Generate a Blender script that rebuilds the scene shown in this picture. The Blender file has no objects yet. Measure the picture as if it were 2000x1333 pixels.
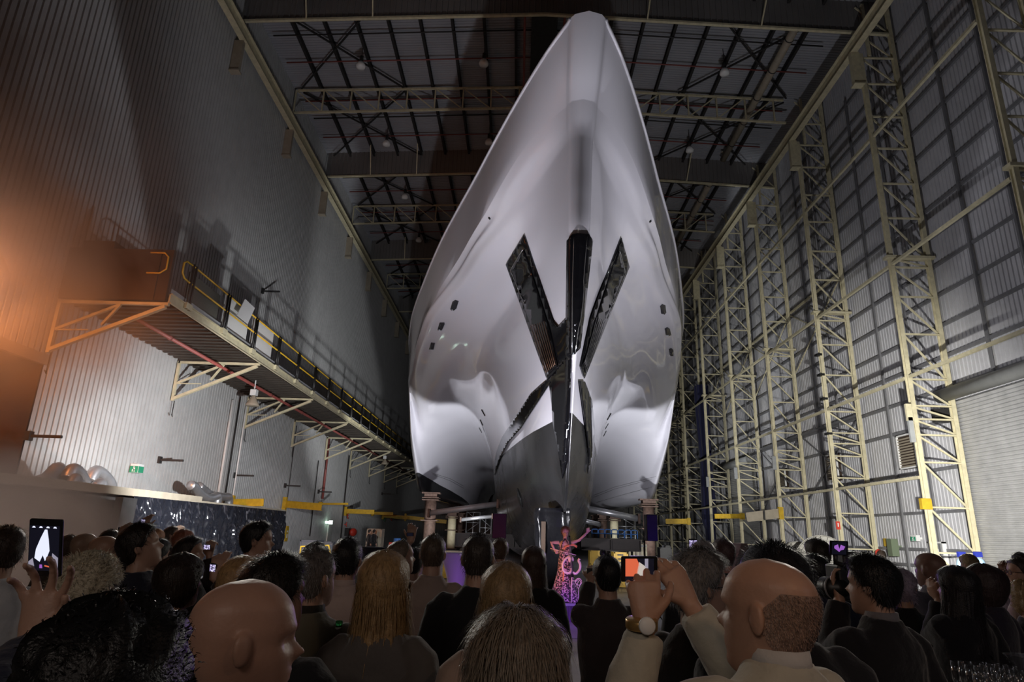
import bpy, bmesh, math, random
from mathutils import Vector, Matrix, Euler, noise
from mathutils.bvhtree import BVHTree

PI = math.pi
sc = bpy.context.scene
COL = sc.collection

# ------------------------------------------------------------------ camera
# hall axes: X to the right, Y down the hall, Z up, metres; floor at z = 0
CAM_H = 1.95
FOC = 1261.285
CROT = Matrix(((0.99951972, -0.02659573, 0.01590574),
               (0.00759364, -0.28741933, -0.95777475),
               (0.03004433, 0.95743553, -0.28707934)))
cam_d = bpy.data.cameras.new('camera')
cam = bpy.data.objects.new('camera', cam_d)
COL.objects.link(cam)
cam.matrix_world = Matrix.Translation((0, 0, CAM_H)) @ CROT.to_4x4()
cam_d.sensor_width = 36.0
cam_d.lens = FOC / 2000 * 36
cam_d.clip_start = 0.05
cam_d.clip_end = 300
sc.camera = cam

# ------------------------------------------------------------------ exposure, world
vs = sc.view_settings
vs.view_transform = 'Standard'
vs.look = 'None'
vs.exposure = 0.0
vs.gamma = 1.0
vs.use_curve_mapping = False
W = bpy.data.worlds.new('night')
sc.world = W
W.use_nodes = True
bg = W.node_tree.nodes['Background']
bg.inputs[0].default_value = (0.55, 0.55, 0.6, 1)
bg.inputs[1].default_value = 0.012
sc.cycles.max_bounces = 5
sc.cycles.diffuse_bounces = 3
sc.cycles.glossy_bounces = 3
sc.cycles.transmission_bounces = 6
sc.cycles.transparent_max_bounces = 64
sc.cycles.volume_bounces = 0
sc.cycles.volume_step_rate = 1.5
sc.cycles.volume_max_steps = 48
sc.cycles.caustics_reflective = False
sc.cycles.caustics_refractive = False
sc.cycles.sample_clamp_indirect = 4.0
sc.cycles.use_denoising = True


def lamp(name, kind, loc, energy, color=(1, 1, 1), target=None, size=0.2, spot=None, blend=0.3, sizey=None):
    d = bpy.data.lights.new(name, kind)
    d.energy = energy
    d.color = color
    if kind == 'AREA':
        d.size = size
        if sizey:
            d.shape = 'RECTANGLE'
            d.size_y = sizey
    else:
        d.shadow_soft_size = size
    if kind == 'SPOT':
        d.spot_size = math.radians(spot)
        d.spot_blend = blend
    o = bpy.data.objects.new(name, d)
    COL.objects.link(o)
    o.location = loc
    if target is not None:
        o.rotation_euler = (Vector(target) - Vector(loc)).to_track_quat('-Z', 'Y').to_euler()
    return o


# the two stage floodlights that light the ship from low in front of it
lamp('floodlight_lamp', 'SPOT', (-2.7, 17.0, 1.15), 4000, (0.94, 0.93, 1.0), (3.4, 28, 15), 0.12, 116, 0.3)
lamp('floodlight_lamp', 'SPOT', (6.2, 17.0, 1.15), 4000, (0.94, 0.93, 1.0), (1.6, 28, 15), 0.12, 116, 0.3)
# floodlights under the ship, aimed up into the two tunnels
lamp('floodlight_lamp', 'SPOT', (-4.2, 41.0, .6), 5500, (0.95, 0.97, 1.0), (-5.2, 50, 9), 0.25, 95, 0.35)
lamp('floodlight_lamp', 'SPOT', (7.0, 41.0, .6), 5500, (0.95, 0.97, 1.0), (8.0, 50, 9), 0.25, 95, 0.35)
# rim lights added on the far side, no fixtures, aimed back over the audience
lamp('crowd_rim_light', 'SPOT', (-8.0, 19.5, 7.0), 1500, (1.0, .95, .85), (-.5, 5, 1.6), .15, 70, .6)
lamp('crowd_rim_light', 'SPOT', (10.0, 19.5, 6.5), 1300, (1.0, .95, .85), (1.5, 4, 1.6), .15, 70, .6)
lamp('crowd_rim_light', 'SPOT', (2.6, 15.2, 2.6), 170, (.45, .18, 1.0), (3.6, 5, 1.6), .1, 60, .7)
# fill uplight added in front of the stage to brighten the stem
lamp('floodlight_lamp', 'SPOT', (1.0, 13.2, .5), 1100, (0.94, 0.93, 1.0), (1.5, 15.2, 11), 0.15, 62, 0.9)
# wall and aisle floodlights
lamp('floodlight_lamp', 'SPOT', (-6.6, 20.5, 3.4), 6200, (0.95, 0.97, 1.0), (-15.9, 30, 3.6), 0.12, 104, 0.8)
lamp('floodlight_lamp', 'SPOT', (9.5, 15.0, 2.8), 21000, (1.0, 0.98, 0.93), (19.5, 37, 4.0), 0.12, 74, 1.0)
# unseen warm fill light added behind the camera for the crowd
lamp('crowd_fill', 'AREA', (-1.5, -3.5, 4.2), 38, (1.0, 0.84, 0.74), (0.5, 6, 1.5), 1.6)


# ------------------------------------------------------------------ pixel helpers (photo frame 2000x1333)
def ray(x, y):
    return CROT @ Vector((x - 1000.0, -(y - 666.5), -FOC))


def onX(x, y, X):
    d = ray(x, y)
    return d * (X / d.x) + Vector((0, 0, CAM_H))


def onY(x, y, Y):
    d = ray(x, y)
    return d * (Y / d.y) + Vector((0, 0, CAM_H))


def onZ(x, y, Z):
    d = ray(x, y)
    return d * ((Z - CAM_H) / d.z) + Vector((0, 0, CAM_H))


# ------------------------------------------------------------------ materials
def mat(name, col, rough=0.6, metal=0.0, spec=0.5, coat=0.0, emit=None, es=1.0, var=0.0, vscale=3.0, bump=0.0, bscale=40.0,
        trans=0.0, ior=1.45, alpha=1.0, sheen=0.0, rvar=0.0, dark=None):
    m = bpy.data.materials.new(name)
    m.use_nodes = True
    nt = m.node_tree
    b = nt.nodes['Principled BSDF']
    c = tuple(col) + (1,) if len(col) == 3 else tuple(col)
    b.inputs['Base Color'].default_value = c
    b.inputs['Roughness'].default_value = rough
    b.inputs['Metallic'].default_value = metal
    b.inputs['Specular IOR Level'].default_value = spec
    b.inputs['Coat Weight'].default_value = coat
    b.inputs['Coat Roughness'].default_value = 0.05
    b.inputs['Transmission Weight'].default_value = trans
    b.inputs['IOR'].default_value = ior
    b.inputs['Alpha'].default_value = alpha
    b.inputs['Sheen Weight'].default_value = sheen
    if emit:
        b.inputs['Emission Color'].default_value = tuple(emit) + (1,)
        b.inputs['Emission Strength'].default_value = es
    tc = nt.nodes.new('ShaderNodeTexCoord')
    if var > 0:
        n = nt.nodes.new('ShaderNodeTexNoise')
        n.inputs['Scale'].default_value = vscale
        n.inputs['Detail'].default_value = 6
        nt.links.new(tc.outputs['Object'], n.inputs['Vector'])
        r = nt.nodes.new('ShaderNodeValToRGB')
        r.color_ramp.elements[0].position = 0.3
        r.color_ramp.elements[1].position = 0.7
        dk = dark if dark else tuple(v * (1 - var) for v in c[:3])
        r.color_ramp.elements[0].color = tuple(dk) + (1,)
        r.color_ramp.elements[1].color = c
        nt.links.new(n.outputs['Fac'], r.inputs['Fac'])
        nt.links.new(r.outputs['Color'], b.inputs['Base Color'])
        if rvar > 0:
            mr = nt.nodes.new('ShaderNodeMapRange')
            mr.inputs['To Min'].default_value = rough + rvar
            mr.inputs['To Max'].default_value = max(0.02, rough - rvar)
            nt.links.new(n.outputs['Fac'], mr.inputs['Value'])
            nt.links.new(mr.outputs['Result'], b.inputs['Roughness'])
    if bump > 0:
        n2 = nt.nodes.new('ShaderNodeTexNoise')
        n2.inputs['Scale'].default_value = bscale
        n2.inputs['Detail'].default_value = 4
        nt.links.new(tc.outputs['Object'], n2.inputs['Vector'])
        bp = nt.nodes.new('ShaderNodeBump')
        bp.inputs['Strength'].default_value = bump
        bp.inputs['Distance'].default_value = 0.02
        nt.links.new(n2.outputs['Fac'], bp.inputs['Height'])
        nt.links.new(bp.outputs['Normal'], b.inputs['Normal'])
    return m


M = {}
M['wall'] = mat('painted_corrugated_steel', (0.56, 0.56, 0.55), 0.5, 0.0, 0.4, var=0.12, vscale=1.6)
M['wall_r'] = mat('galvanised_corrugated_steel', (0.60, 0.60, 0.62), 0.5, 0.1, 0.5, var=0.14, vscale=1.6)
M['roofsheet'] = mat('roof_sheeting', (0.42, 0.43, 0.46), 0.45, 0.1, 0.5, var=0.2, vscale=0.4)
M['clad'] = mat('dark_cladding', (0.20, 0.19, 0.18), 0.6, var=0.2, vscale=0.5)
M['cream'] = mat('cream_steel_paint', (0.66, 0.60, 0.40), 0.5, var=0.25, vscale=4.0, bump=0.05)
M['girt'] = mat('grey_steel', (0.22, 0.22, 0.23), 0.5, 0.2, var=0.2)
M['darksteel'] = mat('dark_steel', (0.035, 0.033, 0.032), 0.6, 0.1, var=0.3, vscale=5)
M['rust'] = mat('rusty_steel', (0.10, 0.06, 0.045), 0.75, 0.1, var=0.5, vscale=6, bump=0.1)
M['beam'] = mat('brown_steel_beam', (0.018, 0.012, 0.010), 0.65, 0.1, var=0.4, vscale=4)
M['redpipe'] = mat('red_pipe_paint', (0.26, 0.07, 0.06), 0.5, var=0.2)
M['galv'] = mat('galvanised_metal', (0.55, 0.56, 0.58), 0.35, 0.7, var=0.2)
M['floor'] = mat('concrete_floor', (0.30, 0.29, 0.29), 0.45, var=0.3, vscale=0.5, bump=0.05, bscale=6, rvar=0.12)
M['black'] = mat('black_plastic', (0.012, 0.012, 0.012), 0.45)
M['blackmetal'] = mat('black_painted_tube', (0.015, 0.014, 0.013), 0.4, 0.2)
M['yellow'] = mat('yellow_paint', (0.62, 0.40, 0.025), 0.45, var=0.25, vscale=5)
M['white'] = mat('white_paint', (0.75, 0.75, 0.73), 0.5)
M['grey'] = mat('grey_paint', (0.35, 0.36, 0.36), 0.5, var=0.15)
M['tan'] = mat('tan_board', (0.38, 0.33, 0.25), 0.6, var=0.2)
M['brownbox'] = mat('brown_ply_board', (0.045, 0.026, 0.016), 0.7, var=0.3, vscale=1.5)
M['red'] = mat('red_paint', (0.6, 0.05, 0.03), 0.45)
M['green'] = mat('green_sign', (0.03, 0.30, 0.16), 0.5)
M['blue'] = mat('blue_paint', (0.05, 0.16, 0.45), 0.45)
M['lampshade'] = mat('clear_lamp_shade', (0.8, 0.8, 0.78), 0.2, 0.0, coat=.8)
M['lampglow'] = mat('lamp_glass', (0.9, 0.9, 0.9), 0.3, emit=(0.95, 0.97, 1.0), es=12)


# ------------------------------------------------------------------ mesh builder
class MB:
    def __init__(s, smooth=False):
        s.v = []
        s.f = []
        s.smooth = smooth

    def add(s, vs_, fs_):
        n = len(s.v)
        s.v.extend([tuple(p) for p in vs_])
        s.f.extend([tuple(i + n for i in f) for f in fs_])
        return s

    def box(s, c, d, rz=0.0, R=None):
        c = Vector(c)
        if R is None:
            R = Matrix.Rotation(rz, 3, 'Z')
        vs_ = []
        for z in (-.5, .5):
            for y in (-.5, .5):
                for x in (-.5, .5):
                    vs_.append(c + R @ Vector((x * d[0], y * d[1], z * d[2])))
        return s.add(vs_, [(0, 2, 3, 1), (4, 5, 7, 6), (0, 1, 5, 4), (2, 6, 7, 3), (0, 4, 6, 2), (1, 3, 7, 5)])

    def bb(s, a, b):
        return s.box([(a[i] + b[i]) / 2 for i in range(3)], [abs(b[i] - a[i]) for i in range(3)])

    def frame(s, p, q, up=(0, 0, 1)):
        z = (Vector(q) - Vector(p)).normalized()
        u = Vector(up)
        if abs(z.dot(u)) > 0.98:
            u = Vector((0, 1, 0))
        x = u.cross(z).normalized()
        return Matrix((x, z.cross(x), z)).transposed()

    def beam(s, p, q, w, h=None, up=(0, 0, 1)):
        h = w if h is None else h
        p = Vector(p)
        q = Vector(q)
        R = s.frame(p, q, up)
        return s.box((p + q) / 2, (w, h, (q - p).length), R=R)

    def ibeam(s, p, q, w, h, t=0.02, up=(0, 0, 1)):
        """I-section bar, web along up"""
        p = Vector(p)
        q = Vector(q)
        R = s.frame(p, q, up)
        o = R @ Vector((0, 1, 0)) * (h / 2 - t / 2)
        L = (q - p).length
        c = (p + q) / 2
        s.box(c + o, (w, t, L), R=R)
        s.box(c - o, (w, t, L), R=R)
        s.box(c, (t, h - 2 * t, L), R=R)
        return s

    def tube(s, pts, r, n=10, cap=True, sx=1.0, up=(0, 0, 1)):
        pts = [Vector(p) for p in pts]
        k = len(pts)
        rs = r if isinstance(r, (list, tuple)) else [r] * k
        base = len(s.v)
        px_ = None
        for i in range(k):
            d = (pts[min(i + 1, k - 1)] - pts[max(i - 1, 0)]).normalized()
            if px_ is None:
                u = Vector(up)
                if abs(d.dot(u)) > 0.95:
                    u = Vector((1, 0, 0))
                px_ = u.cross(d).normalized()
            else:
                px_ = (px_ - d * px_.dot(d)).normalized()
            py_ = d.cross(px_)
            rr = rs[i]
            ra, rb = rr if isinstance(rr, (list, tuple)) else (rr, rr)
            for j in range(n):
                a = 2 * PI * j / n
                s.v.append(tuple(pts[i] + px_ * (math.cos(a) * ra) + py_ * (math.sin(a) * rb)))
        for i in range(k - 1):
            for j in range(n):
                a = base + i * n + j
                b = base + i * n + (j + 1) % n
                s.f.append((a, b, b + n, a + n))
        if cap:
            s.f.append(tuple(base + j for j in range(n))[::-1])
            s.f.append(tuple(base + (k - 1) * n + j for j in range(n)))
        return s

    def lathe(s, prof, c=(0, 0, 0), n=20, R=None):
        base = len(s.v)
        c = Vector(c)
        for r, z in prof:
            for j in range(n):
                a = 2 * PI * j / n
                p = Vector((r * math.cos(a), r * math.sin(a), z))
                s.v.append(tuple(c + (R @ p if R else p)))
        for i in range(len(prof) - 1):
            for j in range(n):
                a = base + i * n + j
                b = base + i * n + (j + 1) % n
                s.f.append((a, b, b + n, a + n))
        s.f.append(tuple(base + j for j in range(n))[::-1])
        s.f.append(tuple(base + (len(prof) - 1) * n + j for j in range(n)))
        return s

    def grid(s, rows, closed=False):
        base = len(s.v)
        n = len(rows[0])
        for r in rows:
            s.v.extend([tuple(p) for p in r])
        for i in range(len(rows) - 1):
            for j in range(n if closed else n - 1):
                a = base + i * n + j
                b = base + i * n + (j + 1) % n
                s.f.append((a, b, b + n, a + n))
        return s

    def prism(s, poly, d):
        """poly: list of 3D points (planar), extruded by vector d"""
        n = len(poly)
        d = Vector(d)
        vs_ = [Vector(p) for p in poly] + [Vector(p) + d for p in poly]
        fs_ = [tuple(range(n))[::-1], tuple(range(n, 2 * n))]
        for i in range(n):
            j = (i + 1) % n
            fs_.append((i, j, j + n, i + n))
        return s.add(vs_, fs_)

    def ell(s, c, r, n=12, m=8, R=None):
        c = Vector(c)
        base = len(s.v)
        for i in range(m + 1):
            t = PI * (i + 0.02) / (m + 0.04)
            for j in range(n):
                a = 2 * PI * j / n
                p = Vector((r[0] * math.sin(t) * math.cos(a), r[1] * math.sin(t) * math.sin(a), r[2] * math.cos(t)))
                s.v.append(tuple(c + (R @ p if R else p)))
        for i in range(m):
            for j in range(n):
                a = base + i * n + j
                b = base + i * n + (j + 1) % n
                s.f.append((b, a, a + n, b + n))
        s.f.append(tuple(base + j for j in range(n)))
        s.f.append(tuple(base + m * n + j for j in range(n))[::-1])
        return s

    def build(s, name, m, parent=None, local=False):
        me = bpy.data.meshes.new(name)
        off = Vector((0, 0, 0))
        if parent is not None and not local:
            p = parent
            while p is not None:
                off += Vector(p.location)
                p = p.parent
        me.from_pydata([(v[0] - off.x, v[1] - off.y, v[2] - off.z) for v in s.v], [], s.f)
        if s.smooth:
            me.polygons.foreach_set('use_smooth', [True] * len(me.polygons))
        me.materials.append(m)
        me.update()
        o = bpy.data.objects.new(name, me)
        COL.objects.link(o)
        if parent is not None:
            o.parent = parent
        return o


def tag(o, label=None, cat=None, group=None, kind=None):
    if label:
        o['label'] = label
    if cat:
        o['category'] = cat
    if group:
        o['group'] = group
    if kind:
        o['kind'] = kind
    return o


def thing(name, label, cat, loc=(0, 0, 0), rz=0.0, group=None):
    o = bpy.data.objects.new(name, None)
    o.empty_display_size = 0.2
    COL.objects.link(o)
    o.location = loc
    o.rotation_euler = (0, 0, rz)
    return tag(o, label, cat, group)


def struct(name, mb, m):
    return tag(mb.build(name, m), kind='structure')


def dup(root, loc, label=None, rz=None, skip=()):
    r = root.copy()
    COL.objects.link(r)
    r.location = loc
    if rz is not None:
        r.rotation_euler = (0, 0, rz)
    if label:
        r['label'] = label
    for ch in list(root.children):
        c = ch.copy()
        COL.objects.link(c)
        c.parent = r
        for g in list(ch.children):
            d = g.copy()
            COL.objects.link(d)
            d.parent = c
    return r


def bevel(o, w=0.01, seg=2):
    md = o.modifiers.new('bevel', 'BEVEL')
    md.width = w
    md.segments = seg
    md.limit_method = 'ANGLE'
    return o


def interp(tab, x):
    """piecewise-linear with cosine-free smoothing (monotone cubic) through a table of (x, y)"""
    n = len(tab)
    if x <= tab[0][0]:
        return tab[0][1]
    if x >= tab[-1][0]:
        return tab[-1][1]
    for i in range(n - 1):
        if x <= tab[i + 1][0]:
            break
    x0, y0 = tab[i]
    x1, y1 = tab[i + 1]
    h = x1 - x0
    d = (y1 - y0) / h

    def slope(k):
        if k == 0:
            return (tab[1][1] - tab[0][1]) / (tab[1][0] - tab[0][0])
        if k == n - 1:
            return (tab[-1][1] - tab[-2][1]) / (tab[-1][0] - tab[-2][0])
        a = (tab[k][1] - tab[k - 1][1]) / (tab[k][0] - tab[k - 1][0])
        b = (tab[k + 1][1] - tab[k][1]) / (tab[k + 1][0] - tab[k][0])
        if a * b <= 0:
            return 0.0
        return 2 * a * b / (a + b)
    m0, m1 = slope(i), slope(i + 1)
    t = (x - x0) / h
    return ((2 * t ** 3 - 3 * t ** 2 + 1) * y0 + (t ** 3 - 2 * t ** 2 + t) * h * m0
            + (-2 * t ** 3 + 3 * t ** 2) * y1 + (t ** 3 - t ** 2) * h * m1)
# ================================================================== HALL SHELL
XL, XR, XC, YN, YF = -15.9, 19.65, 0.8, -9.0, 112.0


def roof_z(x):
    return 31.35 - 0.05 * abs(x - XC)


def corr(y0, y1, pitch, depth):
    """trapezoidal profile along y: list of (y, d)"""
    out = []
    n = int(round((y1 - y0) / pitch))
    for i in range(n):
        a = y0 + i * pitch
        out += [(a, 0), (a + pitch * .70, 0), (a + pitch * .73, depth), (a + pitch * .95, depth)]
    out.append((y1, 0))
    return out


def corr_wall(name, x, y0, y1, z0, z1, m, pitch=.27, depth=-.13):
    b = MB()
    pr = corr(y0, y1, pitch, depth)
    b.grid([[(x + d, y, z0) for y, d in pr], [(x + d, y, z1) for y, d in pr]])
    return struct(name, b, m)


b = MB()
b.bb((-30, YN, -.3), (24, YF, 0))
struct('floor', b, M['floor'])
b = MB()
for i in range(8):  # floor joints
    b.bb((-14, 8 + i * 6.0, .0), (18, 8.02 + i * 6.0, .003))
tag(b.build('trim_1', M['darksteel']), kind='structure')

# left wall, sheeted, with an opening at the near end
corr_wall('wall_left', XL, 20.7, YF, 0, 31, M['wall'])
corr_wall('wall_left_upper', XL, YN, 20.7, 7.2, 31, M['wall'])
b = MB()
b.bb((XL - .1, 2, 6.9), (XL + .05, 20.8, 7.25))
struct('trim_2', b, M['tan'])
b = MB()
b.bb((XL - 4, 10, 0), (XL - 3.9, 20.7, 7.4))
b.bb((XL - 4, 20.7, 0), (XL - .06, 20.75, 7.4))
struct('wall_annex', b, M['brownbox'])
# right wall, far wall, near wall
corr_wall('wall_right', XR, YN, YF, 0, 31, M['wall_r'], .25, .07)
b = MB()
pr = corr(XL, XR + .02, .3, .05)
b.grid([[(x, YF - d, 0) for x, d in pr], [(x, YF - d, 31.6) for x, d in pr]])
struct('wall_far', b, M['clad'])
b = MB()
b.bb((XL - 4, YN - .1, 0), (XR, YN, 31.6))
struct('wall_near', b, M['clad'])
# roof: corrugations run across the hall
b = MB()
pr = corr(YN, YF, .21, .05)
b.grid([[(XL, y, roof_z(XL) + d) for y, d in pr], [(XC, y, roof_z(XC) + d) for y, d in pr], [(XR, y, roof_z(XR) + d) for y, d in pr]])
struct('ceiling', b, M['roofsheet'])

# purlins along the hall (dark)
ORD = ['first', 'second', 'third', 'fourth', 'fifth', 'sixth', 'seventh', 'eighth', 'ninth', 'tenth', 'eleventh', 'twelfth', 'thirteenth', 'fourteenth', 'fifteenth', 'sixteenth', 'seventeenth', 'eighteenth']
k = 0
for i, x in enumerate([-13.97 + 1.87 * j for j in range(17)]):
    if abs(x - XC) < 1.2:
        continue
    b = MB()
    b.ibeam((x, 6, roof_z(x) - .22), (x, YF, roof_z(x) - .22), .16, .36, .03)
    o = b.build('roof_purlin', M['darksteel'])
    tag(o, 'dark roof purlin down the hall, %s from the left wall' % ORD[k], 'purlin', 'purlins under the roof sheets')
    k += 1
# ridge ventilator slot: dark duct flanked by red pipes
b = MB()
b.bb((XC - .75, 6, 30.35), (XC + .75, YF - .2, 30.8))
tag(b.build('ridge_duct', M['darksteel']), 'dark boxed duct running along the ridge of the roof', 'duct')
for sx, w in ((-1.15, 'left'), (1.15, 'right')):
    b = MB(True)
    b.tube([(XC + sx, 6, 30.45), (XC + sx, YF - .2, 30.45)], .07, 8)
    tag(b.build('sprinkler_pipe', M['redpipe']), 'dark red sprinkler main on the %s of the ridge duct' % w, 'pipe', 'sprinkler pipes in the roof')
n = 0
for i in range(8):
    for f, z in ((1.0, 30.35), (2.9, 30.55), (5.2, 30.35)):
        y = 28.6 + 8.0 * i + f
        b = MB(True)
        for sgn in (-1, 1):
            xe = XL + .6 if sgn < 0 else 17.2
            b.tube([(XC, y, roof_z(XC) - .55), (xe, y, roof_z(xe) - .55)], .045, 6)
        o = b.build('sprinkler_pipe', M['redpipe'] if f != 2.9 else M['darksteel'])
        n += 1
        tag(o, 'thin cross pipe under the roof, at the %s of the %s bay from the front' % ({1.0: 'front', 2.9: 'middle', 5.2: 'back'}[f], ORD[i]), 'pipe', 'cross pipes under the roof')

# diagonal wind braces in the roof
brk = 0
for i in range(6):
    y0 = 28.6 + 8 * i
    for xa, xb, w in ((-15.2, -8.4, 'left'), (17.0, 9.9, 'right')):
        b = MB()
        z0 = 30.0
        b.beam((xa, y0 + .2, z0 + .1), (xb, y0 + 7.8, z0 + .35), .09)
        b.beam((xb, y0 + .2, z0 + .35), (xa, y0 + 7.8, z0 + .1), .09)
        tag(b.build('roof_brace', M['darksteel']), 'crossed diagonal rod brace on the %s of the %s roof bay from the front' % (w, ORD[i]), 'brace', 'diagonal braces under the roof')


def ch_z(x):
    return 29.16 - .05 * abs(x - XC)


def th_z(x):
    return 30.75 - .04 * abs(x - XC)


ORD = ['first', 'second', 'third', 'fourth', 'fifth', 'sixth', 'seventh', 'eighth', 'ninth', 'tenth', 'eleventh', 'twelfth', 'thirteenth', 'fourteenth', 'fifteenth', 'sixteenth', 'seventeenth', 'eighteenth']
XE = (-15.75, 19.2)
xs = [-15.6 + 1.87 * 1.0 * j for j in range(19)]
for i in range(10):
    y = 28.6 + 8.0 * i
    if i % 2 == 0:
        t = thing('clad_girder', 'deep roof girder with dark ribbed cladding, %s of them from the front' % ORD[i // 2], 'girder', (XC, y, 28.4), group='clad girders across the roof')
        b = MB()
        for p, q in ((XE[0], XC), (XC, XE[1])):
            b.beam((p, y, ch_z(p)), (q, y, ch_z(q)), .16, .12)
        b.build('bottom_chord', M['cream'], t)
        b = MB()
        prx = corr(XE[0], XE[1], .32, .05)
        b.grid([[(x, y - d + .08, ch_z(x) + .05) for x, d in prx], [(x, y - d + .08, roof_z(x) + .02) for x, d in prx]])
        b.build('cladding_sheet', M['clad'] if i else M['clad'], t)
        for hx in (-8.6, -12.2, 6.3, 12.4):
            b = MB()
            b.beam((hx, y - .1, ch_z(hx)), (hx + .15, y - 1.5, roof_z(hx) - .3), .07)
            b.build('hanger', M['cream'], t)
    else:
        t = thing('roof_truss', 'open cream lattice roof truss, %s of them from the front' % ORD[i // 2], 'truss', (XC, y, 28.4), group='open trusses across the roof')
        b = MB()
        for p, q in ((XE[0] + .15, XC), (XC, XE[1] - 2.3)):
            b.beam((p, y, ch_z(p)), (q, y, ch_z(q)), .14, .11)
        b.build('bottom_chord', M['cream'], t)
        b = MB()
        for p, q in ((XE[0] + .25, XC), (XC, XE[1] - 2.3)):
            b.beam((p, y, th_z(p)), (q, y, th_z(q)), .14, .11)
        b.build('top_chord', M['cream'], t)
        for j, x in enumerate(xs):
            if x > 17:
                break
            b = MB()
            b.beam((x, y, ch_z(x)), (x, y, th_z(x)), .09)
            b.build('post', M['cream'], t)
            x2 = x + 1.87
            if x2 < 17.2:
                b = MB()
                if x < XC:
                    b.beam((x, y, th_z(x)), (x2, y, ch_z(x2)), .065)
                else:
                    b.beam((x, y, ch_z(x)), (x2, y, th_z(x2)), .065)
                b.build('diagonal', M['cream'], t)
    # eaves struts on the wall side above the rail

# crane rails
for x, w in ((XL + .45, 'left'), (17.15, 'right')):
    t = thing('crane_rail', 'long cream crane rail girder high on the %s side of the hall' % w, 'crane rail', (x, 10, 27.3))
    b = MB()
    b.ibeam((x, 2, 27.35), (x, YF, 27.35), .34, .75, .04)
    b.build('rail_girder', M['cream'], t)
    b = MB()
    b.bb((x - .04, 2, 27.73), (x + .04, YF, 27.82))
    b.build('rail_head', M['girt'], t)
    for i in range(10):
        y = 12.6 + 8 * i
        b = MB()
        if w == 'left':
            b.bb((XL + .0, y - .12, 25.1), (XL + .5, y + .12, 26.98))
            b.bb((XL + .0, y - .2, 25.0), (XL + .55, y + .2, 25.08))
        else:
            b.bb((16.95, y - .13, 25.0), (17.4, y + .13, 26.98))
            b.bb((16.9, y - .22, 24.93), (17.45, y + .22, 25.0))
        b.build('corbel', M['cream'] if w == 'right' else M['tan'], t)
# roof duct pipe along the right side above the rail
for i, (ya, yb) in enumerate(((5, 26.5), (29.5, 43.2), (45.6, 60.0), (61.5, 76))):
    t = thing('duct_pipe', 'long grey round duct under the right roof edge, %s section from the front' % ORD[i], 'duct', (14.6, ya, 29.6), group='round ducts under the right roof edge')
    b = MB(True)
    b.tube([(14.9, ya, 29.75), (14.9, yb, 29.75)], .23, 14)
    b.build('duct_body', M['tan'], t)
    for j in range(int((yb - ya) / 2.6)):
        b = MB(True)
        b.tube([(14.9, ya + 1.2 + j * 2.6, 29.75), (14.9, ya + 1.26 + j * 2.6, 29.75)], .26, 14)
        b.build('clamp_ring', M['darksteel'], t)
    if i < 3:
        b = MB(True)
        b.tube([(14.9, yb - .35, 29.7), (14.9, yb - .35, 30.1)], .14, 10)
        b.tube([(14.75, yb - .35, 30.2), (14.75, yb - .35, 30.15)], .1, 10)
        b.build('downpipe_elbow', M['tan'], t)

# high bay lamps
hb_px = [(945, 120, 29.2), (705, 125, 29.2), (755, 278, 29.2), (955, 275, 29.2), (1415, 138, 29.2), (1347, 290, 29.2), (791, 382, 29.2), (818, 467, 29.2)]
lab = ['left of the ridge nearest the front', 'above the near left purlins', 'far left in the second bay', 'beside the ridge duct in the second bay',
       'right of the bow in the first bay', 'right of the bow in the second bay', 'hanging in the lit left bay', 'deepest on the left']
for (x, y, z), l in zip(hb_px, lab):
    p = onZ(x, y, z)
    t = thing('high_bay_lamp', 'unlit round high bay lamp ' + l, 'lamp', p, group='high bay lamps in the roof')
    b = MB(True)
    b.tube([p + Vector((0, 0, .1)), p + Vector((0, 0, .55))], .11, 10)
    b.tube([p + Vector((0, 0, .5)), (p.x, p.y, roof_z(p.x) - .02)], .02, 6)
    b.build('ballast_housing', M['darksteel'], t)
    b = MB(True)
    b.lathe([(.05, .2), (.16, .12), (.27, -.05), (.30, -.2), (.24, -.3), (.02, -.34)], p, 18)
    b.build('glass_shade', M['lampshade'], t)
# ================================================================== SHIP (trimaran, bow towards the camera)
SX = 1.4
M['hull'] = mat('white_gloss_hull_paint', (0.56, 0.55, 0.60), 0.30, 0.0, 0.5, coat=0.9)
M['hullblack'] = mat('black_gloss_hull_glass', (0.004, 0.004, 0.005), 0.06, 0.0, 0.45)
M['antifoul'] = mat('dark_bottom_paint', (0.05, 0.05, 0.053), 0.26, 0.6, 0.5, var=0.6, vscale=0.8, bump=0.3, bscale=1.2, rvar=0.1)
M['portglass'] = mat('porthole_glass', (0.03, 0.03, 0.035), 0.08)

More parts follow.
